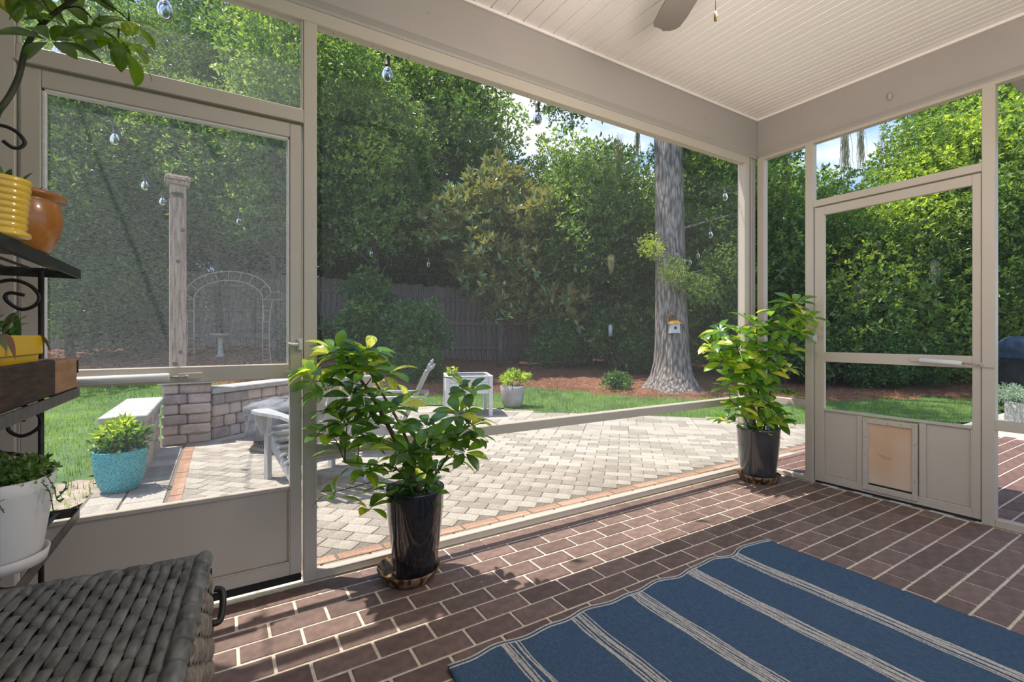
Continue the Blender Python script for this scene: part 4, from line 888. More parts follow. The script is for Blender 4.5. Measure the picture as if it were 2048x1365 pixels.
# covered grill, white planter with juniper
gq = DL(7.2, 8.42); t = thing('covered_grill', 'grill under a navy and black fitted cover at the right edge', 'grill', (gq.x, gq.y, -.025), YAW-PI/2)
def softbox(x, y, z0, z1, n=14, top=.0, wob=.02, m=None, name='cover'):
    V = []; F = []; N = 48; zs = [z0+(z1-z0)*i/10 for i in range(11)]
    for i, z in enumerate(zs):
        for k in range(N):
            a = 2*PI*k/N; ca, sa = math.cos(a), math.sin(a); e = .22; px = x*math.copysign(abs(ca)**e, ca); py = y*math.copysign(abs(sa)**e, sa); s = 1-top*max(0, (i-7)/3)**2; w = wob*math.sin(5*a+z*6)*math.sin(3*a+i)
            V.append(((px*s)*(1+w), (py*s)*(1+w), z))
    for i in range(10):
        for k in range(N): a = i*N+k; b = i*N+(k+1) % N; F.append((a, b, b+N, a+N))
    mb = MB().add(V, F, True); mb.f.append(tuple(range(10*N, 11*N))); mb.sm.append(False); return obj(name, mb, m, t)
softbox(.72, .33, .0, .80, m=M_BLACKC, name='lower_cover'); softbox(.73, .34, .78, 1.12, top=.18, m=M_NAVYC, name='upper_cover')
gq = DL(6.0, 6.95); t = thing('white_planter', 'long white planter box with trailing blue juniper before the covered grill', 'planter', (gq.x, gq.y, -.025), YAW-PI/2)
obj('box', MB().box(-.50, .60, -.2, .2, 0, .27, .008), M_PWHITE, t); obj('soil', MB().box(-.48, .58, -.18, .18, .27, .274), M_SOIL, t)
JUN = leafcloud('juniper_sprays', 900, .30, .055, .012, leafmat('juniper_needles', [(0, (.10, .18, .14)), (1, (.42, .52, .42))], .2, .6), shape=(1.3, .7, .35), cluster=9)
for x, z in ((-.45, .33), (0, .32), (.4, .33), (-.72, .40)): link('foliage', JUN, t, loc=(x, -.05, z), rot=(0, 0, x*3), scale=.9)
mb = MB()
for k in range(5): mb.tube([(-.2+k*.15, 0, .27), (-.1+k*.2, -.1, .36+.03*k), (.25+k*.2, -.15, .42+.02*k)], [.009, .007, .004], 6)
obj('branch', mb, M_BARK, t)
# ------------------------------------------------------------ string lights
socket = MB().lathe([(0, 0), (.012, 0), (.014, -.01), (.013, -.045), (.016, -.047), (.014, -.052), (0, -.052)], 14).mesh('socket', M_CORDB)
bulbm = MB().lathe([(.010, -.050), (.013, -.058), (.024, -.078), (.029, -.098), (.024, -.118), (.012, -.131), (0, -.134)], 18).mesh('bulb', M_GLASS)
filam = MB().tube([(-.006, 0, -.055), (-.007, 0, -.085), (0, 0, -.095), (.007, 0, -.085), (.006, 0, -.055)], .0009, 5).mesh('filament', M_BRASS)
def smooth_path(P, n=7):
    out = []
    for i in range(len(P)-1):
        p0 = P[max(0, i-1)]; p1 = P[i]; p2 = P[i+1]; p3 = P[min(len(P)-1, i+2)]
        for k in range(n):
            t = k/n; out.append(.5*((2*p1)+(-p0+p2)*t+(2*p0-5*p1+4*p2-p3)*t*t+(-p0+3*p1-3*p2+p3)*t**3))
    out.append(P[-1]); return out
def lights(label, P, bulbs, r=.004, s=1.0):
    t = thing('string_lights', label, 'string lights', tuple(P[0])); o = P[0]
    if len(P) > 1: obj('cord', MB().tube([p-o for p in smooth_path(P)], r, 6), M_CORDB, t)
    for b in bulbs:
        k = link('socket', socket, t, loc=b-o, scale=s); link('bulb', bulbm, k); link('filament', filam, k)
    return t
pt_ = Vector((-.40, 6.34, 2.66))
P = [Vector((-.645, 2.372, 2.58)), W(70, -48, 1.80), W(123, 58, 1.97), W(172, 165, 2.55), W(230, 252, 3.3), W(290, 350, 4.1), W(325, 385, 4.8), pt_+Vector((-.03, -.02, 0))]
lights('black string of clear bulbs from the porch eave to the wooden post', P, [P[2], P[4], P[5], P[6]], .006)
P = [pt_+Vector((.08, 0, .0)), W(430, 408, 5.5), W(478, 428, 5.8), W(580, 458, 6.3), W(743, 496, 7.0), W(857, 518, 7.5), W(1000, 533, 7.9), W(1150, 530, 8.3), W(1228, 512, 8.5), W(1316, 492, 8.75)]
lights('thin string of bulbs sagging from the wooden post to the oak', P, [P[2], P[4], P[5], P[7], W(368, 388, 5.3)], .003)
P = [W(1340, 494, 8.74), W(1353, 500, 8.5), W(1366, 512, 8.1), W(1380, 514, 7.6), W(1396, 500, 7.0), W(1421, 455, 5.9), W(1450, 376, 4.9), W(1468, 322, 4.25)]
lights('string of bulbs rising from the oak to the far porch corner', P, P[1:7], .003)
ya = YA+.155
def onA(px, py, Y): dy = FW.y-(px-1024)/945*-RT.y if False else (FW.y+(px-1024)/945*RT.y); return W(px, py, Y/dy)
P = [onA(330, -60, ya), onA(560, -20, ya), onA(775, 94, ya), onA(1075, 190, ya), onA(1440, 310, ya)]
for p in P: p.z = 2.552
P2 = [p+Vector((0, 0, .05)) for p in P]; lights('string of clear bulbs hanging along the front porch eave', P2, [P[0], P[2], P[3]], .003)
# ============================================================ INSIDE THE PORCH
# rug
rg = thing('striped_rug', 'navy woven rug with bands of cream cord stripes', 'rug', (0, 0, 0))
RX0, RX1, RY0, RY1 = .635, 2.492, -.9, 1.43
def rugz(x, y):
    w = .5+.5*math.sin(x*19+1); return .0075+.012*math.exp(-((y-RY1)/.05)**2)*(.3+.7*w)+.002*hn(x, y, 4)
nx, ny = 120, 90; V = []; F = []
ys = [RY1-(RY1-RY0)*(i/ny)**1.6 for i in range(ny+1)]
for lay in (0, 1):
    for y in ys:
        for i in range(nx+1):
            x = RX0+(RX1-RX0)*i/nx; yy = y+(.010*math.sin(x*17)+.006*math.sin(x*31+1))*math.exp(-(RY1-y)*4); V.append((x, yy, max(.0006, rugz(x, yy)-.007) if lay else rugz(x, yy)))
q = (nx+1)*(ny+1)
for j in range(ny):
    for i in range(nx): a = j*(nx+1)+i; b = a+nx+1; F.append((a, b, b+1, a+1)); F.append((a+q, a+q+1, b+q+1, b+q))
for i in range(nx): a = i; F.append((a, a+1, a+1+q, a+q))
for j in range(ny): a = j*(nx+1); b = a+nx+1; F.append((b, a, a+q, b+q)); a += nx; b += nx; F.append((a, b, b+q, a+q))
V = [(x, y, z if k < q else z) for k, (x, y, z) in enumerate(V)]
link('field', fastmesh('field', [V[(i+q) % (2*q)] for i in range(2*q)], F, M_NAVY), rg)
for sx, offs in ((.872, (-.030, -.020, -.012, 0, .022, .032)), (1.180, (-.032, -.022, -.006, .004, .014, .030)), (1.492, (-.034, -.022, -.011, 0, .011, .022, .033)), (1.852, (-.033, -.022, -.010, .002, .013, .026, .034)), (2.168, (-.036, -.024, -.004, .006, .022, .034))):
    V = []; F = []; c = 0
    for ox in offs:
        wd = random.choice((.0026, .0034, .0042)); ph = random.random()*9; n = 260; 
        for i in range(n+1):
            y = RY1-.002-(RY1-RY0-.01)*i/n; yy = y+(.010*math.sin((sx)*17)+.006*math.sin(sx*31+1))*math.exp(-(RY1-y)*4); x = sx+ox+.0022*math.sin(y*23+ph)+random.uniform(-.0008, .0008); z = rugz(x, yy); w = wd*(.75+.6*random.random()); h = .0022
            V += [(x-w, yy, z-.001), (x-w*.6, yy, z+h), (x+w*.6, yy, z+h), (x+w, yy, z-.001)]
            if i < n:
                for k in range(3): a = c+i*4+k; F.append((a, a+1, a+5, a+4))
        c += (n+1)*4
    link('stripe', fastmesh('stripe', V, F, M_CORD, smooth=True), rg)
for dy, r, m in ((.004, .0035, M_CORD), (-.004, .0030, M_NAVY), (-.010, .0028, M_CORD)):
    obj('edge_binding', MB().tube([(RX0+(RX1-RX0)*i/90, RY1+dy+.010*math.sin((RX0+(RX1-RX0)*i/90)*17)+.006*math.sin((RX0+(RX1-RX0)*i/90)*31+1), rugz(RX0+(RX1-RX0)*i/90, RY1)+.0005) for i in range(91)], r, 6), m, rg)
# ------------------------------------------------------------ wicker trunk
tk = thing('wicker_trunk', 'grey woven wicker storage trunk in the near left corner', 'trunk', (-.015, 1.298, 0), math.radians(-4))
TW, TD, TH = .365, 1.00, .60
obj('inner_box', MB().box(-TW+.012, -.012, -TD+.012, -.012, .0, TH-.012, .004), M_BLACK, tk)
def weave(name, nu, nv, su, sv, place, m, arch=.0042):
    """overlapping flat strands: nu columns of width su, segments of length sv, alternate columns shifted"""
    V = []; F = []; A = []; c = 0
    for i in range(nu):
        for j in range(-1, nv):
            u0 = i*su; v0 = (j+(.5 if i % 2 else 0)+random.uniform(-.03, .03))*sv; v1 = v0+sv*1.03
            lo, hi = max(0, v0), min(nv*sv, v1)
            if hi-lo < sv*.12: continue
            n = 6; jw = random.uniform(-.0012, .0012)
            for a in range(n+1):
                t = a/n; v = v0+(v1-v0)*t; v = min(max(v, 0), nv*sv); f_ = max(0, math.sin(PI*t))**.32; hgt = arch*f_-.009*(1-f_)
                for b, (du, dz) in enumerate(((.03, -.0035), (.16, 0), (.5, .0008), (.84, 0), (.97, -.0035))):
                    V.append(place(u0+su*du+jw, v, hgt+dz))
            for a in range(n):
                for b in range(4): k = c+a*5+b; F.append((k, k+1, k+6, k+5)); A.append(0)
            c += (n+1)*5
    o = link(name, fastmesh(name, V, F, m, smooth=True), tk); o['kind'] = 'stuff'; return o
weave('woven_lid', 16, 17, (TW-.032)/16, (TD)/17, lambda u, v, h: (-.030-u, -v, TH-.006+h), M_WICK)
weave('woven_side', 22, 11, .0265*1.0, (TH-.05)/11, lambda u, v, h: (-.006+h*1.3+.004*math.sin(v*7), -.02-u*1.62, TH-.03-v), M_WICKS, .007)
weave('woven_back', 9, 11, TW/9, (TH-.05)/11, lambda u, v, h: (-u, -.006+h, TH-.03-v), M_WICKS, .006)
bd_ = MB(); nseg = 17
for i in range(nseg):   # wrapped binding along the lid edges
    a, b = -i*TD/nseg, -(i+1)*TD/nseg; n = 5
    P = [(-.015, a+(b-a)*k/n, TH-.010) for k in range(n+1)]; bd_.tube(P, [.0145, .0175, .018, .018, .0175, .0145], 12)
obj('edge_binding', bd_, M_WICK, tk)
bd_ = MB()
for i in range(7):
    a, b = -.015-i*(TW-.02)/7, -.015-(i+1)*(TW-.02)/7; P = [(a+(b-a)*k/5, -.008, TH-.013) for k in range(6)]; bd_.tube(P, [.010, .013, .0135, .0135, .013, .010], 10)
obj('edge_binding', bd_, M_WICK, tk)
hd = MB(); hd.tube(smooth_path([Vector(p) for p in ((.006, -.02, .520), (.020, -.024, .515), (.024, -.045, .495), (.020, -.066, .470), (.006, -.070, .468))], 5), .007, 8); obj('handle', hd, M_IRON, tk)
for x in (-TW+.03, -.03):
    for y in (-TD+.03, -.03): pass
# ------------------------------------------------------------ iron plant rack
rk_ = thing('plant_rack', 'dark iron plant rack with scrollwork against the left wall', 'plant rack', (-.40, 2.13, 0))
def shelf(z, m, x0=-.34, x1=0.0, y0=-.90, y1=0.0, rnd=.02):
    P = []
    for (cx, cy, a0) in ((x1-rnd, y1-rnd, 0), (x0+rnd, y1-rnd, 90), (x0+rnd, y0+rnd, 180), (x1-rnd, y0+rnd, 270)):
        for k in range(5): a = math.radians(a0+90*k/4); P.append((cx+rnd*math.cos(a), cy+rnd*math.sin(a)))
    n = len(P); V = []; cx, cy = (x0+x1)/2, (y0+y1)/2
    for (ins, zz) in ((0, z), (0, z-.030), (.004, z-.030), (.004, z)):
        for (x, y) in P: V.append((x-math.copysign(ins, x-cx), y-math.copysign(ins, y-cy), zz))
    F = [(r*n+i, r*n+(i+1) % n, ((r+1) % 4)*n+(i+1) % n, ((r+1) % 4)*n+i) for r in range(4) for i in range(n)]
    s = obj('shelf', MB().add(V, F), m, rk_)
    for k in range(1, 6): x = x0+(x1-x0)*k/6; obj('shelf_slat', MB().box(x-.006, x+.006, y0+.003, y1-.003, z-.010, z-.006), m, s)
    return s
SZ = (1.322, .927, .520)
shelf(SZ[0], M_IRON, rnd=.005); shelf(SZ[1], M_STEEL); shelf(SZ[2], M_STEEL)
for (x, y) in ((-.092, -.03), (-.27, -.03), (-.012, -.68), (-.27, -.87)): obj('post', MB().tube([(x, y, 0), (x, y, 1.62 if x < -.2 and y > -.1 else 1.31)], .0075, 10), M_IRON, rk_)
def pxl(px, py): return Vector((-.0855-(88-px)*.00115, -.035, 1.1+(672-py)*.00161))
for P in (((-60, 520), (-30, 280), (0, 264), (32, 270), (50, 288), (42, 301), (26, 303), (8, 293)),
          ((-60, 640), (-30, 580), (0, 568), (30, 563), (62, 573), (80, 594), (70, 612), (44, 620), (20, 608), (12, 596), (22, 588), (50, 592)),
          ((-40, 790), (20, 806), (50, 811), (74, 826), (84, 846), (70, 862), (44, 870), (22, 860), (17, 846), (28, 838), (52, 839)),
          ((-60, 860), (0, 896), (30, 904), (56, 914), (86, 945)),
          ((88, 1030), (84, 1085), (66, 1108), (40, 1122), (20, 1112), (24, 1098), (34, 1096)),
          ((-60, 1120), (0, 1162), (40, 1168), (76, 1178))):
    obj('scroll', MB().tube(smooth_path([pxl(*p) for p in P], 6), .0055, 8), M_IRON, rk_)
# pots on the rack
def leafy(parent, specs, me_big, me_small=None): pass
def strapleaf(parent, p, q, w, m, bend=.2, name='leaf'):
    p = Vector(p); q = Vector(q); mid = p.lerp(q, .5)+Vector((0, 0, bend*(q-p).length)); V = []; F = []; n = 7; d = (q-p); side = d.cross(Vector((0, 0, 1)));
    side = side.normalized() if side.length > 1e-4 else Vector((1, 0, 0))
    for i in range(n+1):
        t = i/n; c = p*(1-t)**2+mid*2*t*(1-t)+q*t*t; ww = w*math.sin(PI*min(1, t*.86+.14))**.8*(1 if t < 1 else .05)
        V += [c-side*ww/2+Vector((0, 0, ww*.15)), c, c+side*ww/2+Vector((0, 0, ww*.15))]
    for i in range(n):
        for k in (0, 1): a = i*3+k; F.append((a, a+1, a+4, a+3))
    return link(name, fastmesh(name, [tuple(v) for v in V], F, m, [random.random()*.7+.1]*len(F), smooth=True), parent)
L_ALOE = leafmat('aloe_leaf', [(0, (.05, .13, .03)), (1, (.10, .22, .05))], .15, .4)
L_RED = leafmat('reddish_leaf', [(0, (.05, .10, .03)), (.5, (.10, .12, .05)), (1, (.22, .08, .06))], .2, .45)
zt = SZ[0]
t = thing('yellow_pot', 'yellow glazed ribbed pot with two aloe tips on the top shelf', 'potted plant', (-.425, 1.52, zt))
pr = [(.044, 0), (.052, .004), (.052, .012), (.043, .018)]
for k in range(7): z = .020+k*.0145; pr += [(.0435+.0010*k, z), (.046+.0010*k, z+.004), (.046+.0010*k, z+.010), (.0435+.0010*k+.0006, z+.0138)]
pr += [(.0525, .124), (.054, .134), (.050, .136), (.046, .118)]
obj('pot', MB().lathe(pr, 40), M_YELLOW, t); 
for k in range(12):
    a = 2*PI*k/12; pass
obj('soil', MB().lathe([(0, .112), (.046, .110), (.044, .09)], 20), M_SOIL, t)
for p, q in (((0, 0, .11), (-.005, .02, .17)), ((.02, .01, .11), (.045, .045, .17)), ((-.01, 0, .11), (-.05, .01, .16)), ((.01, -.01, .11), (.03, -.04, .15))): strapleaf(t, p, q, .014, L_ALOE, .12)
t = thing('terracotta_pot', 'round brown glazed pot with a rolled rim behind the yellow pot', 'potted plant', (-.462, 1.775, zt))
obj('pot', MB().lathe([(.055, 0), (.066, .01), (.083, .05), (.090, .085), (.089, .115), (.084, .140), (.082, .146), (.096, .150), (.099, .157), (.095, .164), (.084, .165), (.078, .150)], 48), M_TERRA, t)
obj('soil', MB().lathe([(0, .140), (.080, .138), (.078, .12)], 20), M_SOIL, t)
for p, q in (((.0, .03, .138), (.035, .075, .205)), ((.02, 0, .138), (.06, .01, .19)), ((0, 0, .138), (-.04, .0, .22))): strapleaf(t, p, q, .016, L_RED, .05)
zt = SZ[1]
t = thing('wooden_trough', 'rustic wooden trough of dark bark and light sawn wood on the middle shelf', 'trough', (-.44, 1.90, zt))
t.location = (-.405, 2.10, zt)
obj('end_block', MB().box(-.15, 0.0, -.235, .0, .001, .099, .004), M_WOODL, t)
obj('side_board', MB().box(-.022, -.001, -.86, -.236, .001, .104, .005), M_WOODD, t); obj('side_board', MB().box(-.17, -.15, -.86, -.02, .001, .102, .005), M_WOODD, t)
obj('bottom_board', MB().box(-.149, -.023, -.86, -.237, .002, .014), M_WOODD, t); obj('bark_edge', MB().tube([(0.0, .001, .05+.045*math.sin(k)) for k in range(3)], .004, 6), M_WOODD, t)
t = thing('yellow_planter', 'rectangular yellow plastic planter sitting in the wooden trough', 'potted plant', (-.49, 1.63, zt+.016))
def rectpot(x, y, z0, z1, x2, y2, th=.004):
    mb = MB(); V = []; R = ((x, y, z0), (x2, y2, z1), (x2-th, y2-th, z1), (x-th, y-th, z0+th))
    for a, b, z in R: V += [(-a, -b, z), (a, -b, z), (a, b, z), (-a, b, z)]
    F = [(r*4+i, r*4+(i+1) % 4, (r+1)*4+(i+1) % 4, (r+1)*4+i) for r in range(3) for i in range(4)]+[(3, 2, 1, 0), (12, 13, 14, 15)]; return mb.add(V, F)
obj('tub', rectpot(.045, .20, 0, .105, .053, .216), M_YPLAST, t)
rm = MB(); 
for a in ((-.060, .060, .212, .226), (-.060, .060, -.226, -.212), (.050, .060, -.212, .212), (-.060, -.050, -.212, .212)): rm.box(*a, .105, .158, .003)
obj('rim', rm, M_YPLAST, t); obj('soil', MB().box(-.05, .05, -.212, .212, .12, .135), M_SOIL, t)
for k in range(34):
    x = random.uniform(-.04, .04); y = random.uniform(-.19, .20); a = random.random()*6.28; r = random.uniform(.03, .07); strapleaf(t, (x, y, .135+random.random()*.03), (x+r*math.cos(a), y+r*math.sin(a), .165+random.random()*.055), random.uniform(.012, .02), random.choice((L_RED, L_ALOE)), .3)
for a, b in (((.055, .21, .16), (.075, .225, .11)), ((.058, -.05, .16), (.078, -.06, .10)), ((.055, -.1, .16), (.08, -.12, .12))): strapleaf(t, a, b, .02, L_RED, .3)
zt = SZ[2]
t = thing('white_pot', 'white plastic pot with trailing succulent on the bottom shelf', 'potted plant', (-.475, 1.67, zt))
obj('saucer', MB().lathe([(.075, 0), (.094, .006), (.100, .035), (.096, .036), (.09, .014), (0, .012)], 48), M_WPLAST, t)
obj('pot', MB().lathe([(.082, .014), (.087, .04), (.108, .19), (.111, .225), (.106, .226), (.102, .19)], 48), M_WPLAST, t)
obj('soil', MB().lathe([(0, .205), (.103, .20), (.10, .17)], 24), M_SOIL, t)
SUC = leafcloud('succulent_leaves', 420, .062, .018, .010, G_MID, shape=(1, 1, .45), cluster=6, up=1, csz=.02)
for k in range(9): a = k*.7; link('foliage', SUC, t, loc=(.065*math.cos(a)*(k > 0), .065*math.sin(a)*(k > 0), .222+.006*(k % 3)), rot=(0, 0, k))
mb = MB(); lf = []
for P in (((.07, -.06, .22), (.10, -.055, .235), (.118, -.05, .20), (.122, -.04, .165), (.126, -.02, .15)), ((.122, -.04, .168), (.13, -.01, .175), (.128, .02, .19)), ((.10, -.07, .22), (.113, -.06, .19), (.120, -.055, .13)), ((-.01, -.1, .22), (.03, -.12, .21), (.05, -.122, .17))):
    pts = smooth_path([Vector(p) for p in P], 5); mb.tube(pts, .0012, 5)
    for q in pts[3::2]:
        a = random.random()*6.28; strapleaf(t, q, q+Vector((.012*math.cos(a), .012*math.sin(a), .006)), .009, L_ALOE, .1)
obj('trailing_stem', mb, M_STEM, t)
# ------------------------------------------------------------ schefflera leaves
def scheff_mesh(name, m, var):
    n = 8; V = []; F = []
    for i in range(n+1):
        t = i/n; w = .205*(math.sin(PI*t**1.25)**.75)+.004; zc = .10*math.sin(PI*t*.9)-.16*t*t; e = .10*w
        V += [(-w, t, zc+e), (-w*.5, t, zc+e*.2), (0, t, zc-.012), (w*.5, t, zc+e*.2), (w, t, zc+e)]
    for i in range(n):
        for k in range(4): a = i*5+k; F.append((a, a+1, a+6, a+5))
    return fastmesh(name, V, F, m, [var]*len(F), smooth=True)
def scheffmat(name, base, mid, yel, thr):
    m, nt, p, o = newmat(name); f = noise(nt, 2.6, 3, stretch=(3, 1, 1)); oi = nt.nodes.new('ShaderNodeObjectInfo')
    s = mathn(nt, 'MULTIPLY_ADD', oi.outputs['Random'], .34); nt.links.new(f, s.node.inputs[2]); s = mathn(nt, 'SUBTRACT', s, .17)
    col = ramp(nt, s, [(.25, base), (thr, mid), (thr+.05, yel)]); nt.links.new(col, p.inputs['Base Color']); p.inputs['Roughness'].default_value = .3; p.inputs['Coat Weight'].default_value = .2
    t = nt.nodes.new('ShaderNodeBsdfTranslucent'); g2 = nt.nodes.new('ShaderNodeMixRGB'); g2.blend_type = 'MULTIPLY'; g2.inputs[0].default_value = 1; nt.links.new(col, g2.inputs[1]); g2.inputs[2].default_value = (2.6, 2.3, .6, 1); nt.links.new(g2.outputs[0], t.inputs[0])
    ms = nt.nodes.new('ShaderNodeMixShader'); ms.inputs[0].default_value = .45; nt.links.new(p.outputs[0], ms.inputs[1]); nt.links.new(t.outputs[0], ms.inputs[2]); nt.links.new(ms.outputs[0], o.inputs[0]); return m
SG = scheffmat('schefflera_green', (.07, .17, .025), (.15, .31, .04), (.38, .45, .04), .66); SY = scheffmat('schefflera_variegated', (.13, .25, .03), (.24, .38, .05), (.60, .60, .12), .56); SD = scheffmat('schefflera_dark', (.04, .10, .025), (.08, .18, .03), (.2, .28, .04), .7)
LG, LY, LD = [scheff_mesh('leaf', m, .5) for m in (SG, SY, SD)]
def whorl(t, c, up, L, n, meshes, wts, o, spread=1.15, only=None):
    up = Vector(up).normalized(); x = up.orthogonal().normalized(); y = up.cross(x); a0 = random.random()*6.28
    for k in range(n):
        a = a0+2*PI*k/n+random.uniform(-.18, .18); d = (x*math.cos(a)+y*math.sin(a)); tilt = spread+random.uniform(-.25, .3)
        fwd = (d*math.sin(tilt)+up*math.cos(tilt)).normalized(); nr = (up*math.sin(tilt)-d*math.cos(tilt)).normalized(); sd = fwd.cross(nr)
        s = L*random.uniform(.78, 1.12); M = Matrix((sd*s, fwd*s, nr*s)).transposed().to_4x4(); M.translation = c+fwd*L*.10-o
        if sd.cross(fwd).dot(nr) < 0: M = M @ Matrix.Diagonal((-1, 1, 1, 1))
        ob = link('leaf', random.choices(meshes, wts)[0], t); ob.matrix_local = M
def schefflera(name, label, base, potmb, potm, rimz, rimr, stems, wh, L, meshes, wts, npl=7, cap=290, spread=1.35):
    t = thing(name, label, 'potted plant', base); o = Vector(base); obj('pot', potmb, potm, t); obj('soil', MB().lathe([(0, rimz-.035), (rimr, rimz-.04), (rimr*.97, rimz-.07)], 32), M_SOIL, t)
    for P, r0, r1, m in stems: obj('stem', MB().tube([p-o for p in smooth_path(P, 6)], [r0+(r1-r0)*i/((len(P)-1)*6) for i in range((len(P)-1)*6+1)], 8), m, t)
    allp = [q for P, *_ in stems for q in smooth_path(P, 6)]; cnt = 0; mb = MB()
    for w in wh:
        c = w[0]; n = w[2] if len(w) > 2 else npl
        if cnt+n > cap: break
        near = min(allp, key=lambda q: (q-c).length+(0.25 if q.z > c.z+.02 else 0)); d = (c-near)
        up = Vector((d.x, d.y, abs(d.z)*.6+.05)).normalized()*.6+Vector((random.uniform(-.3, .3), random.uniform(-.45, .1), .75))
        mid = near.lerp(c, .5)+Vector((0, 0, .03)); mb.tube([near-o, mid-o, c-o], [.0028, .0022, .0018], 6)
        whorl(t, c, up, L*(w[1] if len(w) > 1 and w[1] else 1), n, meshes, wts, o, spread); cnt += n
    o2 = obj('petiole', mb, M_STEM, t); o2['kind'] = 'stuff'
    if cap > 200:   # leaves beyond the individually built ones
        tmp = []
        random.seed(len(wh))
        for w in wh[::2]:
            c = w[0]+Vector((random.uniform(-.05, .05), random.uniform(-.06, -.0), random.uniform(-.06, .04))); tmp.append(c)
        before = set(D2.objects)
        for c in tmp: whorl(t, c, (random.uniform(-.4, .4), random.uniform(-.5, .1), .7), L*.95, 6, meshes, wts, o, spread)
        new = [x for x in D2.objects if x not in before]; bym = {}
        for x in new: bym.setdefault(x.data.name, []).append(x)
        for k, xs in bym.items():
            V = []; F = []
            for x in xs:
                c0 = len(V); V += [tuple(x.matrix_basis @ v.co) for v in x.data.vertices]; F += [tuple(i+c0 for i in p.vertices) for p in x.data.polygons]
            link('dense_leaves', fastmesh('dense_leaves', V, F, xs[0].data.materials[0], smooth=True), t)['kind'] = 'stuff'
            for x in xs: D2.objects.remove(x)
    return t
def potprof(h, rt, rb): return [(rb*.96, .0), (rb, .008), (rb*1.02, h*.1), (rb+(rt-rb)*.45, h*.4), (rb+(rt-rb)*.8, h*.7), (rt*.99, h*.94), (rt, h*.985), (rt*.985, h), (rt*.93, h*.995), (rt*.9, h*.9)]
def saucer(label, x, y, r, h): 
    t = tag(obj('plant_saucer', MB().lathe([(r*.78, 0), (r*.82, .004), (r*.97, h*.8), (r, h), (r*.96, h), (r*.78, .012), (0, .010)], 120, flute=60, fa=.006), M_SAUCER, loc=(x, y, .001)), label, 'saucer'); return t
saucer('large streaked brown ribbed saucer under the near left black pot', .735, 2.085, .142, .052)
B1 = (.765, 2.085, .014)
def Wr(px, py, d):
    p = W(px, py, 1.0); k = d+random.uniform(-.12, .10)
    k = min(k, 2.13/p.y, 3.57/max(p.x, .01)); return W(px, py, k)
st1 = [([W(838, 985, 2.15), W(815, 930, 2.12), W(775, 850, 2.10), W(742, 790, 2.08), W(712, 748, 2.06)], .013, .006, M_BARK), ([W(832, 985, 2.18), W(822, 910, 2.2), W(800, 850, 2.2), W(760, 780, 2.17), W(735, 735, 2.15)], .010, .004, M_BARK),
       ([W(852, 985, 2.13), W(860, 900, 2.11), (W(868, 840, 2.10))], .006, .004, M_DSTEM), ([W(826, 985, 2.1), W(795, 940, 2.05), W(745, 930, 2.02), W(690, 925, 2.0)], .005, .003, M_STEM), ([W(845, 985, 2.1), W(885, 930, 2.06), W(915, 870, 2.03), W(935, 845, 2.02)], .005, .003, M_STEM)]
w1_ = [(628, 740), (668, 702), (704, 712), (735, 705), (768, 752), (648, 782), (690, 750), (725, 742), (664, 826), (702, 795), (745, 795), (655, 868), (694, 850), (735, 840), (777, 822), (803, 855), (722, 885), (760, 890), (800, 905), (688, 905), (745, 940), (782, 945), (822, 930), (852, 902), (835, 962), (872, 945), (884, 905), (853, 855), (888, 862), (812, 800, .9, 6), (925, 775, .9, 6), (918, 830), (948, 842, .8), (955, 872, .8), (905, 885), (930, 905, .8), (842, 990), (668, 985, .9, 5), (738, 985), (795, 985), (700, 660+60, .9)]
schefflera('potted_schefflera', 'large bushy schefflera with yellow marked leaves in a glossy black pot beside the left door', B1, MB().lathe(potprof(.392, .133, .098), 64), M_GLAZE, .392, .122, st1,
           [(Wr(w[0], w[1], 2.08), (w[2] if len(w) > 2 else 1), (w[3] if len(w) > 3 else 7)) for w in w1_], .118, (LG, LY, LD), (.56, .14, .30))
saucer('streaked brown saucer under the black pot by the pet door', 3.49, 2.075, .152, .055)
B2 = (3.495, 2.080, .014)
st2 = [([W(1510, 860, 3.62), W(1500, 780, 3.6), W(1480, 715, 3.58), W(1465, 680, 3.55)], .014, .006, M_BARK), ([W(1520, 860, 3.6), W(1518, 760, 3.57), W(1545, 700, 3.55), W(1578, 625, 3.52), W(1590, 608, 3.5)], .008, .003, M_DSTEM), ([W(1528, 860, 3.6), W(1540, 790, 3.58), W(1545, 735, 3.56)], .008, .004, M_STEM), ([W(1500, 860, 3.56), W(1480, 820, 3.5), W(1460, 800, 3.45)], .006, .003, M_STEM)]
w2_ = [(1588, 608), (1548, 622), (1600, 640), (1502, 645), (1532, 655), (1562, 660), (1590, 668), (1440, 662), (1470, 660), (1452, 692), (1428, 688), (1490, 692), (1522, 700), (1556, 706), (1445, 725), (1475, 730), (1505, 735), (1535, 745), (1562, 738), (1468, 762), (1497, 770), (1527, 775), (1552, 782), (1480, 795), (1505, 805), (1532, 808), (1548, 825), (1500, 832), (1455, 838, .9), (1525, 846), (1545, 842), (1480, 700), (1512, 668), (1575, 700), (1475, 815), (1500, 858, .8), (1524, 868, .8), (1458, 780), (1440, 705), (1515, 790), (1490, 750)]
schefflera('potted_schefflera', 'tall yellow green schefflera in a glossy dark pot in the far corner', B2, MB().lathe(potprof(.392, .152, .118), 64), M_GREYGLAZE, .392, .14, st2,
           [(Wr(w[0], w[1], 3.55), (w[2] if len(w) > 2 else 1), 7) for w in w2_], .140, (LG, LY, LD), (.56, .34, .10))
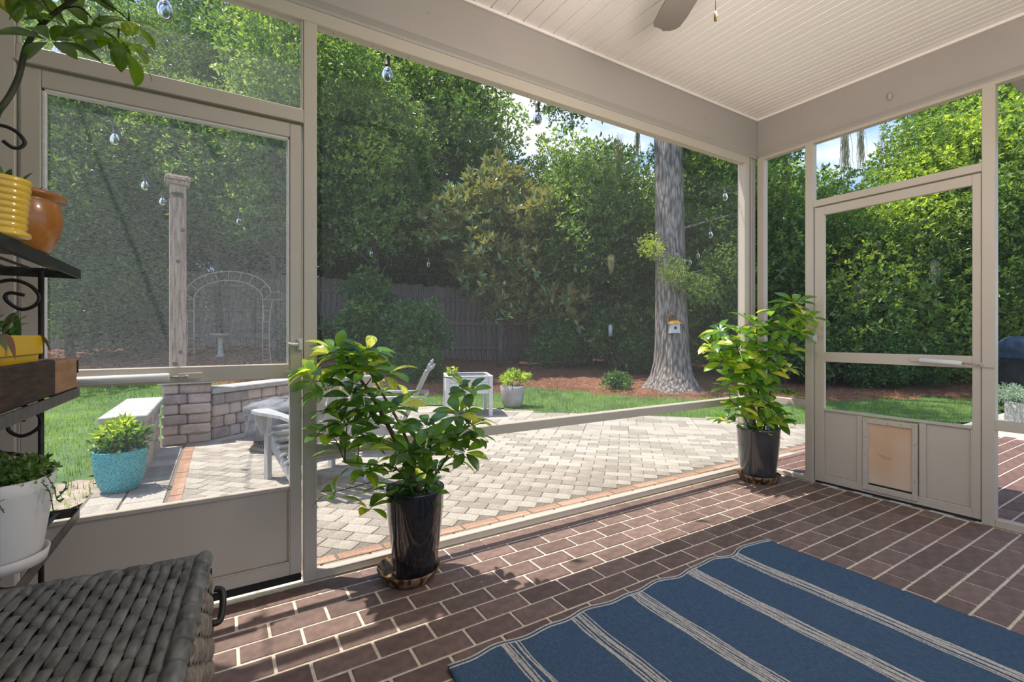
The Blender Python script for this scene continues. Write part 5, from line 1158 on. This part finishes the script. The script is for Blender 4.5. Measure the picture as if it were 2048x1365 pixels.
# schefflera branch over the rack
b0 = Vector((-.62, 1.10, SZ[0])); st3 = [([b0+Vector((0, 0, .10)), W(-60, 262, 1.08), W(0, 218, 1.1), W(35, 160, 1.12), W(52, 95, 1.13), W(78, 55, 1.13), W(118, 20, 1.14), W(150, -2, 1.15), W(200, -40, 1.17)], .0070, .0045, M_DSTEM), ([W(118, 20, 1.14), W(160, 15, 1.15), W(200, 55, 1.16), W(237, 82, 1.17)], .0022, .0015, M_DSTEM), ([W(190, -8, 1.16), W(235, 22, 1.18), W(258, 41, 1.19)], .0022, .0015, M_DSTEM)]
SBm = scheffmat('branch_leaf', (.07, .15, .025), (.13, .26, .03), (.36, .38, .03), .62); LB = scheff_mesh('leaf', SBm, .5)
wh3 = [(W(133, 50, 1.14), .8, 6), (W(197, 54, 1.16), .85, 6), (W(237, 84, 1.17), .9, 7), (W(258, 41, 1.19), .8, 6), (W(115, -8, 1.12), 1.0, 6), (W(40, -25, 1.1), 1.0, 6), (W(-10, -22, 1.07), 1.0, 6), (W(165, -30, 1.2), .9, 6)]
tp = schefflera('branching_schefflera', 'schefflera on the top shelf whose long bare stem arches over the left door', tuple(b0), MB().lathe(potprof(.13, .075, .055), 32), M_TERRA, .13, .066, st3, wh3, .098, (LB,), (1,), spread=1.75)
# ------------------------------------------------------------ ceiling fan
fan = thing('ceiling_fan', 'taupe bladed ceiling fan with a brass pull chain', 'ceiling fan', (1.50, .98, 2.889))
obj('canopy', MB().lathe([(.075, 0), (.075, -.015), (.05, -.05), (.018, -.065)], 32), M_BRASS, fan); obj('downrod', MB().tube([(0, 0, -.06), (0, 0, -.20)], .012, 12), M_BRASS, fan)
obj('motor', MB().lathe([(.03, -.19), (.10, -.21), (.125, -.25), (.125, -.32), (.09, -.35), (.06, -.36)], 40), M_FAN, fan)
for k in range(5):
    a = math.radians(62.3+72*k); b = thing_ = link('blade', None, fan, loc=(0, 0, -.339), rot=(math.radians(0), 0, a-PI/2))
    D2.objects.remove(b); 
    P = [(-.045, .14), (-.060, .30), (-.066, .50), (-.062, .585), (-.052, .602), (-.035, .604), (-.014, .611), (0, .622), (.010, .617), (.030, .612), (.050, .596), (.062, .57), (.066, .50), (.060, .30), (.045, .14)]
    bl = obj('blade', MB().prism(P, -.004, .004), M_FAN, fan, loc=(0, 0, -.339), rot=(0, math.radians(9), a-PI/2)) if False else obj('blade', MB().prism(P[::-1], -.004, .004, M=Matrix.Rotation(a-PI/2, 4, 'Z') @ Matrix.Rotation(math.radians(7), 4, 'Y')), M_FAN, fan, loc=(0, 0, -.339))
    obj('blade_iron', MB().slab((.09*math.cos(a), .09*math.sin(a), -.325), (.2*math.cos(a), .2*math.sin(a), -.333), .03, .006), M_BRASS, bl, loc=(0, 0, .339))
obj('fill_light_fitter', MB().lathe([(.055, -.36), (.06, -.39), (.03, -.41), (0, -.412)], 32), M_BRASS, fan)  # unseen light kit added to the fan as warm fill
m, nt, p, o = newmat('fill_frosted_glass'); p.inputs['Base Color'].default_value = (.9, .85, .75, 1); p.inputs['Emission Color'].default_value = (1, .86, .68, 1); p.inputs['Emission Strength'].default_value = 2.5
for k in range(3):
    a = math.radians(20+120*k); c = Vector((.10*math.cos(a), .10*math.sin(a), -.42)); obj('fill_glass_shade', MB().lathe([(.02, .02), (.035, 0), (.05, -.045), (.055, -.075), (.052, -.075), (.03, -.01)], 24, c=c), m, fan)
    L = D2.lights.new('fill_light', 'POINT'); L.energy = 11; L.shadow_soft_size = .05; L.color = (1, .92, .86); link('fan_fill_bulb', L, fan, loc=c+Vector((0, 0, -.10)))  # added fill lamps that brighten the porch
ch = W(1431, -30, 1.62)-Vector(fan.location); c1 = W(1431, 22, 1.62)-Vector(fan.location)
obj('pull_chain', MB().tube([(ch.x, ch.y, -.40), (c1.x, c1.y, c1.z)], .0018, 6), M_BRASS, fan)
obj('chain_fob', MB().lathe([(0, 0), (.003, -.001), (.0052, -.010), (.0055, -.026), (.004, -.034), (0, -.036)], 14, c=(c1.x, c1.y, c1.z)), M_BRASS, fan)
# small hook cover on the right beam
hy = 0; p_ = W(1781, 194, 1); dx = FW.x+(1781-1024)/945*RT.x; p_ = W(1781, 194, XB/dx)
tag(obj('beam_hook', MB().lathe([(0, -.026), (.010, -.020), (.016, 0), (.012, .018), (.004, .030), (0, .034)], 20), M_BEAM, loc=(XB-.012, p_.y, p_.z)), 'small white teardrop hook on the right beam', 'hook')
for o in D2.objects:
    if o.type == 'MESH' and o.data and not o.data.materials: print('NOMAT', o.name)
